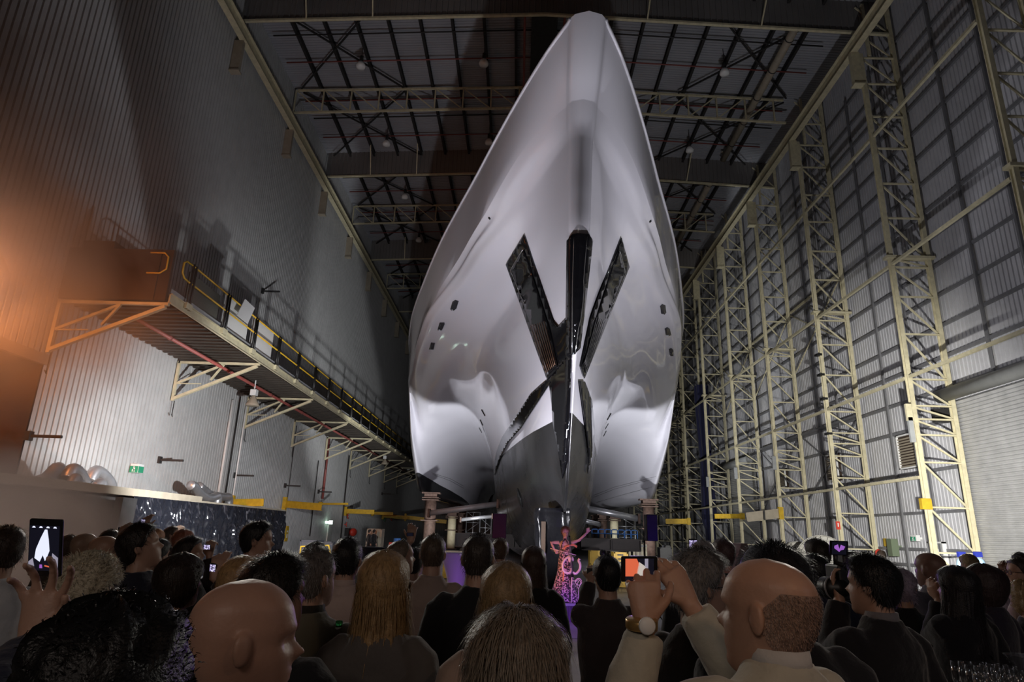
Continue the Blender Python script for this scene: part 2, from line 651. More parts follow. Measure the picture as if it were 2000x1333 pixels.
# longitudinals: start on the stem, tables of (Y, half breadth) and (Y, height)
AM = [(44, 12.3), (46.5, 9.3), (49.5, 7.3), (51.5, 6.1), (53, 5.35), (60, 5.05), (95, 4.85)]
LN = [
    # y0,   x table, z table
    (19.75, [(19.75, .02), (24, .05), (95, .08)], [(19.75, 2.64), (24, 1.9), (30, 1.1), (40, .55), (60, .45), (95, .5)]),
    (19.55, [(19.55, .04), (24, .55), (30, 1.05), (40, 1.7), (60, 2.0), (95, 2.0)], [(19.55, 2.9), (24, 2.35), (30, 1.6), (40, 1.1), (60, 1.0), (95, 1.05)]),
    (19.1, [(19.1, .05), (24, 1.05), (30, 1.75), (40, 2.5), (60, 2.9), (95, 2.9)], [(19.1, 3.4), (24, 3.2), (30, 2.9), (40, 2.7), (60, 2.6), (95, 2.6)]),
    (18.35, [(18.35, .06), (22, 1.0), (26, 1.6), (32, 2.3), (40, 2.88), (60, 3.1), (95, 3.1)], [(18.35, 4.55), (24, 4.75), (32, 5.0), (40, 5.1), (60, 5.1), (95, 5.1)]),
    # lower / upper edge of the black sweep
    (17.05, [(17.05, .08), (20, .75), (24, 1.45), (30, 2.3), (40, 3.05), (60, 3.3), (95, 3.3)], [(17.05, 6.45), (20, 6.2), (26, 6.1), (36, 6.2), (60, 6.4), (95, 6.4)]),
    (16.3, [(16.3, .12), (20, .95), (24, 1.7), (30, 2.6), (40, 3.35), (60, 3.5), (95, 3.5)], [(16.3, 7.5), (20, 7.5), (26, 7.4), (36, 7.4), (60, 7.5), (95, 7.5)]),
    (15.75, [(15.75, .22), (20, 1.15), (24, 2.05), (30, 3.15), (40, 4.1), (52, 4.2), (70, 3.8), (95, 3.8)], [(15.75, 8.6), (20, 8.9), (26, 9.0), (36, 9.1), (48, 9.0), (60, 8.0), (72, 7.3), (95, 7.2)]),
    (15.3, [(15.3, .28), (18, .92), (22, 1.75), (30, 3.85), (40, 5.3), (50, 5.3), (70, 4.5), (95, 4.5)], [(15.3, 9.5), (20, 9.85), (26, 10.1), (36, 10.1), (48, 9.7), (60, 8.3), (72, 7.5), (95, 7.3)]),
    (15.1, [(15.1, .30), (16.8, .78), (18.5, 1.3), (22, 2.2), (30, 4.6), (38, 6.5), (44, 7.3), (50, 6.8), (60, 5.9), (70, 5.2), (95, 5.1)], [(15.1, 10.4), (20, 10.6), (26, 10.9), (36, 10.7), (44, 10.0), (50, 9.2), (60, 8.0), (70, 7.2), (95, 7.0)]),
    (14.95, [(14.95, .31), (16.5, .82), (18.5, 1.58), (22, 2.7), (30, 5.3), (38, 7.45), (44, 8.45), (50, 8.0), (60, 6.7), (70, 5.6), (95, 5.5)], [(14.95, 11.2), (20, 11.3), (26, 11.5), (36, 11.4), (42, 10.9), (47, 9.2), (52, 7.9), (60, 6.8), (70, 6.3), (95, 6.2)]),
    (14.8, [(14.8, .33), (16.2, .86), (18.5, 1.9), (22, 3.15), (30, 5.85), (38, 8.0), (44, 9.05), (50, 8.8), (55, 8.5), (59, 7.7), (64, 6.8), (72, 6.1), (95, 6.0)], [(14.8, 11.9), (20, 11.85), (26, 11.95), (36, 11.85), (42, 11.75), (45, 10.7), (48, 8.3), (52, 6.3), (54.5, 5.5), (60, 4.9), (66, 4.7), (95, 4.9)]),
    (14.75, [(14.75, .35), (15.9, .85), (18.5, 2.08), (22, 3.35), (30, 6.05), (38, 8.15), (44, 9.2), (50, 9.15), (55, 8.95), (62, 8.7), (95, 8.6)], [(14.75, 12.1), (20, 12.08), (26, 12.12), (36, 12.05), (42, 12.0)] + [(y - .2, z - .35) for y, z in AM[1:]]),
    (14.7, [(14.7, .37), (15.7, .87), (18.5, 2.2), (22, 3.45), (30, 6.15), (38, 8.2), (44, 9.3), (50, 9.5), (55, 9.5), (62, 9.6), (95, 9.7)], [(14.7, 12.25), (20, 12.2), (26, 12.22), (36, 12.18), (42, 12.15)] + [(y + .1, z) for y, z in AM[1:]]),
    (14.6, [(14.6, .38), (15.4, .87), (16.8, 1.62), (18.5, 2.32), (20.7, 3.0), (24, 4.2), (30, 6.15), (38, 8.25), (44, 9.4), (50, 9.75), (62, 9.95), (95, 10.1)], [(14.6, 12.45), (20, 12.33), (36, 12.3), (43, 12.28), (47, 11.0), (52, 9.3), (60, 8.8), (95, 8.8)]),
    # crease, sheer
    (14.45, [(14.45, .40), (15.2, .95), (16.7, 1.75), (18.5, 2.5), (20.7, 3.15), (23.9, 4.3), (27.5, 5.35), (32, 6.7), (38, 8.3), (45, 9.5), (55, 9.95), (95, 10.1)], [(14.45, 12.75), (20, 12.5), (38, 12.4), (95, 12.4)]),
    (13.0, [(13.0, .46), (13.5, .72), (14.1, 1.0), (15.3, 1.5), (17.3, 2.25), (20, 3.2), (22.5, 4.1), (24.7, 4.85), (29.6, 6.3), (35.5, 7.85), (41.8, 9.0), (50, 9.95), (60, 10.2), (95, 10.2)], [(13.0, 14.1), (16, 13.95), (24, 13.8), (95, 13.8)]),
]
CREASE = len(LN) - 2
NS = 8


OLDC = LN[CREASE][1]
NEWC = [(14.45, .40), (15.2, .95), (16.7, 1.8), (19.3, 2.9), (22.3, 3.88), (24.8, 4.75), (28, 5.75), (30.7, 6.45), (35, 7.5), (38, 8.15), (45, 9.35), (55, 9.95), (95, 10.1)]


def drop(k, y, x, z):
    if k < 8 or k > CREASE:
        return x, z
    w = {8: .35, 9: .65}.get(k, 1.0)
    u = min(1, max(0, (y - 15.0) / 4.5))
    u = u * u * (3 - 2 * u)
    late = 1 - min(1, max(0, (y - 44) / 6)) if k not in (CREASE,) else 1
    return x + (interp(NEWC, y) - interp(OLDC, y)) * w * late, z - .7 * u * w * late


def hull_rows():
    S0 = [0, .0015, .004, .008, .013, .02, .03, .042, .056, .072, .09, .11, .13, .15, .172, .195, .22, .245, .27, .295, .32, .345, .365, .385, .4, .415, .43, .445,
         .46, .48, .5, .53, .57, .62, .7, .8, .9, 1.0]
    S = []
    for q in range(len(S0) - 1):
        S += [S0[q], (S0[q] + S0[q + 1]) / 2]
    S.append(1.0)
    cols = []
    for s_ in S:
        ctrl = []
        for k_, (y0, xt, zt) in enumerate(LN):
            y = y0 + (92 - y0) * s_
            x_, z_ = drop(k_, y, interp(xt, y), interp(zt, y))
            ctrl.append(Vector((x_, y, z_)))
        # smooth across (Catmull-Rom up to the crease), straight topside
        row = []
        K = CREASE
        for k in range(K):
            p0, p1, p2, p3 = ctrl[max(k - 1, 0)], ctrl[k], ctrl[k + 1], ctrl[min(k + 2, K)]
            sharp1 = k in (0,)
            nseg = NS
            for j in range(nseg):
                t = j / nseg
                d1 = (p2 - p0) * .5
                d2 = (p3 - p1) * .5
                L = (p2 - p1).length
                if d1.length > L:
                    d1 = d1.normalized() * L
                if d2.length > L:
                    d2 = d2.normalized() * L
                row.append((2 * t ** 3 - 3 * t ** 2 + 1) * p1 + (t ** 3 - 2 * t ** 2 + t) * d1 + (-2 * t ** 3 + 3 * t ** 2) * p2 + (t ** 3 - t ** 2) * d2)
        row.append(ctrl[K])
        for j in range(1, 5):
            row.append(ctrl[K].lerp(ctrl[K + 1], j / 4))
        cols.append(row)
    return cols


cols = hull_rows()
NR = len(cols[0])
ship = thing('ship', 'huge white trimaran ship seen bow on, towering over the crowd', 'ship', (SX, 30, 0))
hv, hf, hm = [], [], []
# stem columns: rounded nose in front of first column
full = []
c0 = cols[0]
nose = []
for a in (0.0, 0.5, 0.8):
    r = []
    for p in c0:
        w = p.x
        r.append(Vector((w * math.sin(a * PI / 2), p.y - w * (math.cos(a * PI / 2)) * .8, p.z)))
    nose.append(r)
half = nose + cols
for side in (1, -1):
    base = len(hv)
    for r in half:
        for p in r:
            hv.append((SX + side * p.x, p.y, p.z))
    for i in range(len(half) - 1):
        for j in range(NR - 1):
            a = base + i * NR + j
            q = (a, a + NR, a + NR + 1, a + 1)
            hf.append(q if side > 0 else q[::-1])
            pz = half[i][j]
            # bottom paint low on the centre hull; left side hull alone darkened low down
            k = j // NS
            cen = sum((half[u][v] for u, v in ((i, j), (i + 1, j), (i + 1, j + 1), (i, j + 1))), Vector()) / 4
            dark = (k < 3) or (k == 3 and j % NS < 3)
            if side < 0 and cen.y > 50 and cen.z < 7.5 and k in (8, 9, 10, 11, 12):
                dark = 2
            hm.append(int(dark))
me = bpy.data.meshes.new('hull')
bmh = bmesh.new()
vv = [bmh.verts.new((x - SX, y - 30, z)) for x, y, z in hv]
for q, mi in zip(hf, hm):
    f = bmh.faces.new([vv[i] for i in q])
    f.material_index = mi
    f.smooth = True
bmesh.ops.remove_doubles(bmh, verts=bmh.verts, dist=0.004)
bmh.to_mesh(me)
bmh.free()
me.materials.append(M['hull'])
me.materials.append(M['antifoul'])
# hull paint, left side hull dark below a sloping line (object space)
m = mat('hull_dark_lower', (0.56, 0.55, 0.60), 0.30, 0.0, 0.5, coat=0.9)
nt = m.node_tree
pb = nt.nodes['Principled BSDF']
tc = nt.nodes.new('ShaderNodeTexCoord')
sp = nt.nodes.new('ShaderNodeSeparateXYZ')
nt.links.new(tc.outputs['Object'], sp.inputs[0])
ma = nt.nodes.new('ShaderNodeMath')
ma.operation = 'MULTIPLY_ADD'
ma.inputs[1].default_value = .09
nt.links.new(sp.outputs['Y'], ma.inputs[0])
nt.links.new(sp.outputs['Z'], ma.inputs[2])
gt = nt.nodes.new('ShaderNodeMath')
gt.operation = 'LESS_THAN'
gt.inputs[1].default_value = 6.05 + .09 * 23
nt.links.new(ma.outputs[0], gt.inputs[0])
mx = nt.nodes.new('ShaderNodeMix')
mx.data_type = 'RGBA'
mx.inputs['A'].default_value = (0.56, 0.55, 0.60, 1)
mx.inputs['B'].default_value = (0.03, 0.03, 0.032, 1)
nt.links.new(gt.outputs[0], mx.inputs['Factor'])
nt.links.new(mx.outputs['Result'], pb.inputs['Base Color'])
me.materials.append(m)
# sharp crease
hull = bpy.data.objects.new('hull', me)
COL.objects.link(hull)
hull.parent = ship
es = hull.modifiers.new('split', 'EDGE_SPLIT')
es.split_angle = math.radians(38)

# deck closing the top
b = MB()
left = [Vector((SX - r[-1].x, r[-1].y, r[-1].z)) for r in half]
right = [Vector((SX + r[-1].x, r[-1].y, r[-1].z)) for r in half]
b.grid([left, [(p + q) / 2 for p, q in zip(left, right)], right])
b.build('deck', M['hull'], ship)
b = MB(True)
for pts in (left, right):
    b.tube(pts[2:], .05, 6)
b.build('rub_rail', M['hull'], ship)

# --- patches that lie on the hull surface
bvh = BVHTree.FromPolygons([Vector(v) for v in hv], hf)


def hit(x, y):
    o = Vector((0, 0, CAM_H))
    r = bvh.ray_cast(o, ray(x, y).normalized())
    return r[0], r[1]


def patch(name, poly, m, off=.03, parent=None, n=10, thick=.03, edge=6):
    """polygon (photo pixels) wrapped onto the hull, raised by off, with a rim"""
    pts = []
    for i in range(len(poly)):
        a, c = Vector(poly[i]), Vector(poly[(i + 1) % len(poly)])
        for k in range(edge):
            pts.append(a.lerp(c, k / edge))
    bm2 = bmesh.new()
    vs2 = [bm2.verts.new((p.x, p.y, 0)) for p in pts]
    f = bm2.faces.new(vs2)
    bmesh.ops.triangulate(bm2, faces=[f])
    step = n
    xs_ = [p.x for p in pts]
    ys_ = [p.y for p in pts]
    x = math.floor(min(xs_) / step) * step + step * .37
    while x < max(xs_):
        bmesh.ops.bisect_plane(bm2, geom=bm2.verts[:] + bm2.edges[:] + bm2.faces[:], plane_co=(x, 0, 0), plane_no=(1, 0, 0))
        x += step
    y = math.floor(min(ys_) / step) * step + step * .37
    while y < max(ys_):
        bmesh.ops.bisect_plane(bm2, geom=bm2.verts[:] + bm2.edges[:] + bm2.faces[:], plane_co=(0, y, 0), plane_no=(0, 1, 0))
        y += step
    ok = {}
    for v in bm2.verts:
        h, nn = hit(v.co.x, v.co.y)
        if h is None or h.z > 40:
            ok[v] = None
            continue
        d = (Vector((0, 0, CAM_H)) - h).normalized()
        if nn.dot(d) < 0:
            nn = -nn
        ok[v] = (h, nn)
    bad = [v for v in bm2.verts if ok[v] is None]
    for v in bm2.verts:
        if ok[v]:
            v.co = ok[v][0] + ok[v][1] * off
    if bad:
        bmesh.ops.delete(bm2, geom=bad, context='VERTS')
    par = parent or ship
    poff = Vector(par.location) + (Vector(par.parent.location) if par.parent else Vector())
    for v in bm2.verts:
        v.co -= poff
    for f in bm2.faces:
        f.smooth = True
    me2 = bpy.data.meshes.new(name)
    bmesh.ops.recalc_face_normals(bm2, faces=bm2.faces)
    bm2.to_mesh(me2)
    bm2.free()
    me2.materials.append(m)
    o = bpy.data.objects.new(name, me2)
    COL.objects.link(o)
    o.parent = par
    if thick:
        sd = o.modifiers.new('thick', 'SOLIDIFY')
        sd.thickness = thick
        sd.offset = 0
    return o
# black glazed V, prow bar, sweeps, stem facet
V = patch('bow_window_band', [(1026, 459), (990.5, 515.5), (1072.5, 743.5), (1119, 691), (1122, 691), (1129.5, 679), (1140, 592), (1154, 470.5), (1147.5, 457.6),
          (1128, 456), (1119, 458), (1111, 470), (1109, 622), (1092, 640), (1083, 629.5)], M['hullblack'], .05, n=7)
VR = patch('bow_window_band', [(1211, 463.6), (1227, 520), (1138, 739), (1131, 716), (1150, 625), (1167, 577)], M['hullblack'], .05, n=7)
M['winframe'] = mat('polished_window_frame', (0.5, 0.5, 0.5), 0.15, 0.9)
M['fin_orange'] = mat('orange_reflection_fin', (0.55, 0.35, 0.25), 0.15, 0.9)  # orange reflection on the left fins put into their colour


def line_on(name, pts, m, r=.03, off=.1, par=None):
    q = []
    for i in range(len(pts) - 1):
        a, c = Vector(pts[i]), Vector(pts[i + 1])
        for k in range(6):
            p = a.lerp(c, k / 6)
            h, nn = hit(p.x, p.y)
            if h is not None and h.z < 40:
                d = (Vector((0, 0, CAM_H)) - h).normalized()
                if nn.dot(d) < 0:
                    nn = -nn
                q.append(h + nn * off)
    h, nn = hit(*pts[-1])
    if h is not None:
        q.append(h + (nn if nn.dot(Vector((0, 0, CAM_H)) - h) > 0 else -nn) * off)
    if len(q) < 2:
        return None
    b = MB(True)
    b.tube(q, r, 6)
    return b.build(name, m, par or ship)


gl = patch('window_glass', [(1027, 487), (1003, 525), (1075.5, 732), (1094, 714), (1080, 648), (1045.5, 540)], M['hullblack'], .075)
line_on('window_frame', [(1027, 486), (1002, 525), (1021, 572), (1030, 592)], M['winframe'], .018, .11)
for k in range(7):
    t = k / 6
    line_on('window_fin', [(1044 + t * 27, 636 - t * 8), (1075 + t * 18, 728 - t * 16)], M['fin_orange'], .018, .13)
gr = patch('window_glass', [(1204.5, 490), (1216.5, 529), (1139, 728), (1133.5, 709), (1188, 532)], M['hullblack'], .075)
line_on('window_frame', [(1204.5, 489), (1217, 530), (1200, 573), (1180, 622)], M['winframe'], .018, .11)
for k in range(6):
    t = k / 5
    line_on('window_fin', [(1158 + t * 17, 620 + t * 6), (1134 + t * 6, 708 + t * 14)], M['winframe'], .016, .12)
line_on('prow_trim', [(1122, 462), (1119, 560), (1118, 690)], M['winframe'], .012, .06)
line_on('prow_trim', [(1145, 462), (1135, 590), (1122, 690)], M['winframe'], .012, .06)
patch('stem_facet', [(1117, 689), (1075, 743), (1081, 790), (1083, 825), (1095, 888), (1102, 935), (1106, 915), (1113, 825), (1117, 700)], M['hullblack'], .05, n=5)
patch('chine_sweep', [(1072, 742), (1038, 772), (1008, 817), (984, 853), (971, 885), (966, 929), (968, 926), (978, 897), (996, 864), (1020, 838), (1050, 792), (1080, 746)], M['hullblack'], .06, n=4)
patch('chine_sweep', [(1138, 745), (1152, 782), (1158, 840), (1155, 888), (1145, 925), (1144, 920), (1147, 888), (1141, 840), (1128, 745)], M['hullblack'], .06, n=4)
for pl in ([(880, 603), (884, 589), (889, 586), (896, 588), (892, 602), (887, 606), (882, 606)], [(855, 643), (859, 630), (868, 630), (869, 633), (863, 646), (856, 645)],
           [(838, 682), (842, 669), (850, 670), (847, 683)],
           [(1289, 598), (1293, 594), (1299, 596), (1301, 610), (1297, 614), (1291, 612)], [(1298, 642), (1303, 639), (1308, 642), (1311, 654), (1305, 656), (1300, 655)],
           [(1306, 682), (1311, 680), (1315, 683), (1315, 695), (1308, 695)]):
    patch('porthole', pl, M['portglass'], .02, n=5, edge=3)
patch('thruster_slot', [(1010, 954), (1013, 958), (1018, 975), (1021, 991), (1017, 986), (1012, 972)], M['black'], .02, n=5, edge=3)
for a in ([(941, 801), (947, 812)], [(938, 820), (943, 831)], [(936, 836), (941, 845)], [(1193, 808), (1186, 820)], [(1188, 828), (1182, 838)], [(1184, 842), (1179, 852)],
          [(955, 425), (958, 428)], [(1268, 434), (1271, 431)]):
    line_on('hull_slot', a, M['black'], .035, .01)
for a in ([(1282, 931), (1200, 952), (1160, 968)], [(1283, 934), (1200, 956), (1160, 972)], [(843, 924), (880, 936), (905, 950)], [(845, 927), (880, 940), (905, 954)], [(1284, 949), (1220, 966), (1165, 982)]):
    line_on('waterline_stripe', a, M['girt'], .012, .01)
for a, r in (((960, 914), .06), ((1024, 925), .05), ((1000, 940), .05), ((1057, 904), .07)):
    pass
# slim anchor pads on the side hull bottoms are separate; lifting eye
# ------------------------------------------------------------------ cradle under the ship
def jack_post(name, x, y, z0, z1, r, label, m, flange=True):
    t = thing(name, label, 'post', (x, y, z0), group='steel jack posts under the ship')
    b = MB(True)
    b.tube([(x, y, z0 + .05), (x, y, z1 - .35)], r, 18)
    b.build('tube_body', m, t)
    fl = [z0 + .03, z0 + (z1 - z0) * .5, z1 - .55, z1 - .4]
    for z in fl:
        b = MB()
        b.bb((x - r * 1.45, y - r * 1.45, z - .03), (x + r * 1.45, y + r * 1.45, z + .03))
        b.build('flange', M['rust'], t)
    b = MB()
    b.bb((x - r * 1.1, y - r * 1.1, z1 - .37), (x + r * 1.1, y + r * 1.1, z1 - .1))
    b.bb((x - r * 1.6, y - r, z1 - .1), (x + r * 1.6, y + r, z1))
    b.build('saddle', M['rust'], t)
    return t


p = onY(843, 965, 49)
jack_post('jack_post', p.x, 49, .75, 4.75, .42, 'rusty steel jack post holding up the left side hull', M['rust'])
p = onY(1266, 975, 49)
jack_post('jack_post', p.x, 49, .55, 4.75, .42, 'rusty steel jack post holding up the right side hull', M['rust'])
for (x, y0, y1, Y, l, m) in ((884, 1000, 1045, 58, 'cream jack post second from the left', 'cream'), (898, 1003, 1048, 66, 'stained jack post third from the left', 'rust'), (903, 1003, 1045, 72, 'thin rusty jack post right of the stained one', 'rust'),
                        (1164, 1007, 1045, 66, 'rusty jack post nearest the keel on the right', 'rust'), (1178, 1005, 1045, 60, 'brown jack post between the rusty and the cream ones on the right', 'rust'), (1199, 1005, 1042, 58, 'cream jack post under the right side hull', 'cream')):
    p0 = onY(x, y0, Y)
    jack_post('jack_post', p0.x, Y, .6, p0.z, .36, l, M[m])
# cross beams
def crossbeam(label, a, c, y, z0, z1, w=.5):
    t = thing('cradle_beam', label, 'beam', ((a + c) / 2, y, z0), group='steel beams of the ship cradle')
    b = MB()
    b.bb((a, y - w / 2, z1 - .06), (c, y + w / 2, z1))
    b.bb((a, y - w / 2, z0), (c, y + w / 2, z0 + .06))
    b.build('flange_plates', M['beam'], t)
    b = MB()
    b.bb((a, y - .03, z0 + .06), (c, y + .03, z1 - .06))
    k = int((c - a) / 1.2)
    for i in range(k + 1):
        x = a + (c - a) * i / max(k, 1)
        b.bb((x - .02, y - w / 2 + .02, z0 + .06), (x + .02, y + w / 2 - .02, z1 - .06))
    b.build('web', M['beam'], t)
    return t


Yb = 33.0
crossbeam('dark brown steel cradle beam right of the performer', onY(1135, 1060, Yb).x, onY(1250, 1070, Yb).x, Yb, onY(1200, 1077, Yb).z, onY(1200, 1053, Yb).z)
crossbeam('dark brown steel cradle beam running left from the keel', onY(890, 1060, Yb).x, onY(1060, 1070, Yb).x, Yb, onY(950, 1070, Yb).z, onY(950, 1043, Yb).z)
crossbeam('shorter cradle beam under the left jack post', onY(815, 1050, 49).x, onY(912, 1050, 49).x, 49, .0, .73, .9)
crossbeam('shorter cradle beam under the right jack post', onY(1225, 1062, 49).x, onY(1312, 1065, 49).x, 49, .0, .53, .9)
# keel block, dark
t = thing('keel_block', 'dark trapezoid keel support under the ship centre hull', 'support', (SX - .6, 33.6, 0))
b = MB()
p = [(onY(1000, 1060, 34.5).x, 34.5, 1.9), (onY(1098, 1060, 34.5).x, 34.5, 1.9), (onY(1088, 1100, 34.5).x, 34.5, .5), (onY(1043, 1100, 34.5).x, 34.5, .5)]
b.prism(p, (0, 1.0, 0))
b.build('tapered_web', M['beam'], t)
b = MB()
b.bb((SX - 1.1, 34.4, 0), (SX + .9, 35.6, .5))
b.build('foot_plate', M['darksteel'], t)
# long tube struts
for (a, c, ya, yc, r, l) in (((838, 1003), (972, 985), 36, 36, .15, 'dark tube strut from the left post to the centre hull'), ((900, 1016), (962, 1009), 48, 48, .12, 'silver tube strut low on the left of the centre hull'),
                        ((1130, 991), (1247, 1014), 34, 34, .16, 'bright silver tube strut from the centre hull to the right post'), ((1118, 1013), (1175, 1026), 42, 42, .14, 'short silver tube strut behind the performer')):
    pa, pc = onY(a[0], a[1], ya), onY(c[0], c[1], yc)
    t = thing('tube_strut', l, 'strut', (pa + pc) / 2, group='tube struts under the ship')
    b = MB(True)
    b.tube([pa, pc], r, 14)
    b.build('tube_body', M['galv'] if 'silver' in l else M['girt'], t)
    b = MB()
    d = (pc - pa).normalized()
    for q in (pa, pc):
        b.box(q, (.12, r * 3, r * 3))
    b.build('end_plate', M['rust'], t)
# black wrapped tower around the forefoot
t = thing('wrapped_support', 'black plastic wrapped support under the bow foot behind the performer', 'support', (SX - .1, 20.6, 0))
b = MB(True)
rows = []
for iz in range(19):
    z = 2.75 * (1 - iz / 18.0) + .0
    row = []
    for j in range(40):
        a = 2 * PI * j / 40
        rx = .52 + (0.3 if z < 1.3 else 0) * (1.3 - z)
        ry = .6
        w = 1 + .05 * math.sin(a * 7 + z * 2) + .12 * noise.noise(Vector((math.cos(a) * 2, math.sin(a) * 2, z * 2.2)))
        if iz in (1, 2):
            w *= 1.06
        row.append((SX - .33 + rx * w * math.copysign(abs(math.cos(a)) ** .5, math.cos(a)), 20.6 + ry * w * math.copysign(abs(math.sin(a)) ** .5, math.sin(a)), z))
    rows.append(row)
b.grid(rows, True)
b.f.append(tuple(range(40)))
M['wrap'] = mat('black_wrap_plastic', (0.004, 0.004, 0.005), 0.28, 0, .25, bump=.8, bscale=5)
b.build('plastic_wrap', M['wrap'], t)
b = MB()
p = onY(1058, 1040, 19.6)
b.bb((p.x, 20.0, 0), (p.x + .13, 20.14, 2.35))
tag(b.build('timber_post', mat('dark_timber', (.045, .026, .015), .7, var=.3)), 'brown timber post beside the black wrapped bow support', 'post')
# ================================================================== LEFT SIDE: walkway, fixtures
M['joist'] = mat('dark_walkway_joist', (0.075, 0.062, 0.05), 0.6, 0.1, var=.3)
WX = -12.05
wk = thing('walkway', 'long raised steel walkway bracketed off the left wall', 'walkway', (-14, 20.6, 9.2))
b = MB()
b.bb((WX - .06, 20.6, 9.14), (WX, 100, 9.5))
b.bb((WX - .06, 20.6, 9.14), (WX + .06, 100, 9.17))
b.bb((WX - .06, 20.6, 9.47), (WX + .06, 100, 9.5))
b.build('edge_channel', M['cream'], wk)
b = MB()
b.bb((XL + .06, 20.7, 9.42), (WX - .07, 100, 9.46))
b.build('deck_plate', M['joist'], wk)
jm = None
for i in range(96):
    y = 20.9 + i * .46 if i < 60 else 20.9 + 60 * .46 + (i - 60) * 1.0
    if jm is None:
        b = MB()
        b.bb((XL + .08, y - .03, 9.19), (WX - .07, y + .03, 9.41))
        b.bb((XL + .08, y - .07, 9.19), (WX - .07, y + .07, 9.205))
        jm = b.build('joist', M['joist'], wk)
        y00 = y
    else:
        c = jm.copy()
        COL.objects.link(c)
        c.location = (0, y - y00, 0)
b = MB()
b.bb((WX - .1, 20.7, 9.5), (WX - .07, 100, 9.72))
b.build('toe_board', M['grey'], wk)
for z in (10.95, 10.28):
    b = MB(True)
    b.tube([(WX + .03, 21.45, z), (WX + .03, 100, z)], .035, 8)
    b.build('yellow_rail' if z > 10.5 else 'middle_rail', M['yellow'], wk)
b = MB(True)
zz = [(10.95, 21.5), (10.93, 21.15), (10.8, 20.98), (10.45, 20.98), (10.3, 21.15), (10.28, 21.5)]
b.tube([(WX + .03, y, z) for z, y in zz], .035, 8)
b.build('rail_end_loop', M['yellow'], wk)
pst = None
for i in range(27):
    y = 21.6 + i * 2.95
    for dy in (0, .2):
        b = MB(True)
        b.tube([(WX + .06, y + dy, 9.3), (WX + .06, y + dy, 11.0)], .045, 8)
        b.build('rail_post', M['blackmetal'], wk)
    b = MB()
    b.bb((WX + .0, y - .12, 9.3), (WX + .12, y + .3, 9.52))
    b.build('post_bracket', M['cream'], wk)
# infill boards behind the railing
for (ya, yb, m, l) in ((21.9, 24.4, 'darkpanel', ''), (24.9, 27.3, 'white', ''), (27.8, 30.3, 'white', '')):
    if m == 'darkpanel':
        M['darkpanel'] = mat('dark_green_board', (0.09, 0.09, 0.075), .6)
    b = MB()
    b.bb((WX - .25, ya, 9.55), (WX - .2, yb, 10.85 if m == 'darkpanel' else 11.1))
    o = b.build('infill_board', M[m], wk)
    if m == 'darkpanel':
        tag(o, 'dark green infill board')
b = MB()
p0, p1, p2, p3 = onX(478, 584, WX + .09), onX(497, 602, WX + .09), onX(483, 633, WX + .09), onX(462, 616, WX + .09)
b.prism([p0, p1, p2, p3], (.02, 0, 0))
tag(b.build('notice_board', M['white']), 'blank white notice board tied askew to the walkway railing', 'board')
# brown boarded end of the walkway
b = MB()
b.bb((XL + .1, 20.45, 9.2), (WX - .08, 20.58, 11.05))
b.bb((XL + .5, 20.5, 11.05), (XL + 1.6, 22.0, 11.35))
b.bb((WX - .5, 20.4, 9.2), (WX - .47, 20.6, 11.05))
tag(b.build('hoarding', M['brownbox']), 'brown plywood hoarding closing the near end of the walkway', 'hoarding')
b = MB(True)
pts = [(-12.9, 20.38, 10.9), (-12.4, 20.38, 10.9), (-12.25, 20.38, 10.75), (-12.25, 20.38, 10.3), (-12.45, 20.38, 10.15), (-12.9, 20.38, 10.15)]
b.tube(pts, .03, 8)
tag(b.build('handrail_loop', M['yellow']), 'dull yellow handrail loop on the brown plywood hoarding', 'handrail')


def wbracket(y, parent):
    b = MB()
    b.beam((XL + .12, y, 7.3), (XL + .12, y, 9.15), .12)
    b.build('wall_leg', M['cream'], parent)
    b = MB()
    b.beam((XL + .1, y, 9.1), (WX, y, 9.1), .12, .1)
    b.build('top_bar', M['cream'], parent)
    b = MB()
    b.beam((XL + .15, y, 7.4), (WX - .1, y, 9.02), .15, .12)
    b.build('main_brace', M['cream'], parent)
    b = MB()
    b.beam((XL + .15, y, 8.1), (-13.7, y, 9.05), .09)
    b.beam((-13.7, y, 9.05), (-14.2, y, 8.3), .08)
    b.beam((XL + .15, y, 8.1), (-14.6, y, 8.12), .04)
    b.build('inner_brace', M['cream'], parent)
    b = MB(True)
    b.tube([(XL + .2, y + .02, 7.3), (XL + .2, y + .02, 6.7), (XL + .3, y - .1, 6.55), (XL + .3, y - .2, 6.65)], .02, 5)
    b.build('hanging_hook', M['darksteel'], parent)


for i in range(9):
    y = 20.6 + 8.1 * i
    t = thing('walkway_bracket', 'cream triangular bracket under the walkway, %s from the near end' % ORD[i], 'bracket', (XL, y, 7.3), group='triangular brackets under the walkway')
    wbracket(y, t)
b = MB(True)
b.tube([(-13.8, 21.5, 8.93), (-13.8, 98, 8.93)], .075, 10)
for i in range(14):
    b.tube([(-13.8, 24 + i * 5.4, 8.93), (-13.8, 24.15 + i * 5.4, 8.93)], .1, 10)
tag(b.build('fire_main_pipe', M['redpipe']), 'faded red water pipe running under the walkway', 'pipe')
for (x, y, Y, l) in ((493, 790, 32.5, 'grey bell lamp under the walkway near its second bracket'), (751, 906, 64, 'grey bell lamp deep under the walkway'), (797, 926, 80, 'smallest bell lamp at the far end of the walkway')):
    p = onY(x, y, Y)
    t = thing('bell_lamp', l, 'lamp', p, group='bell lamps under the walkway')
    b = MB()
    b.box(p + Vector((0, 0, .6)), (.3, .3, .3))
    b.beam(p + Vector((0, 0, .5)), (p.x, p.y, 9.43), .05)
    b.build('ballast_box', M['white'], t)
    b = MB(True)
    b.lathe([(.06, .48), (.12, .38), (.2, .22), (.32, .02), (.34, -.08), (.3, -.1)], p, 18)
    b.build('bell_shade', M['tan'], t)
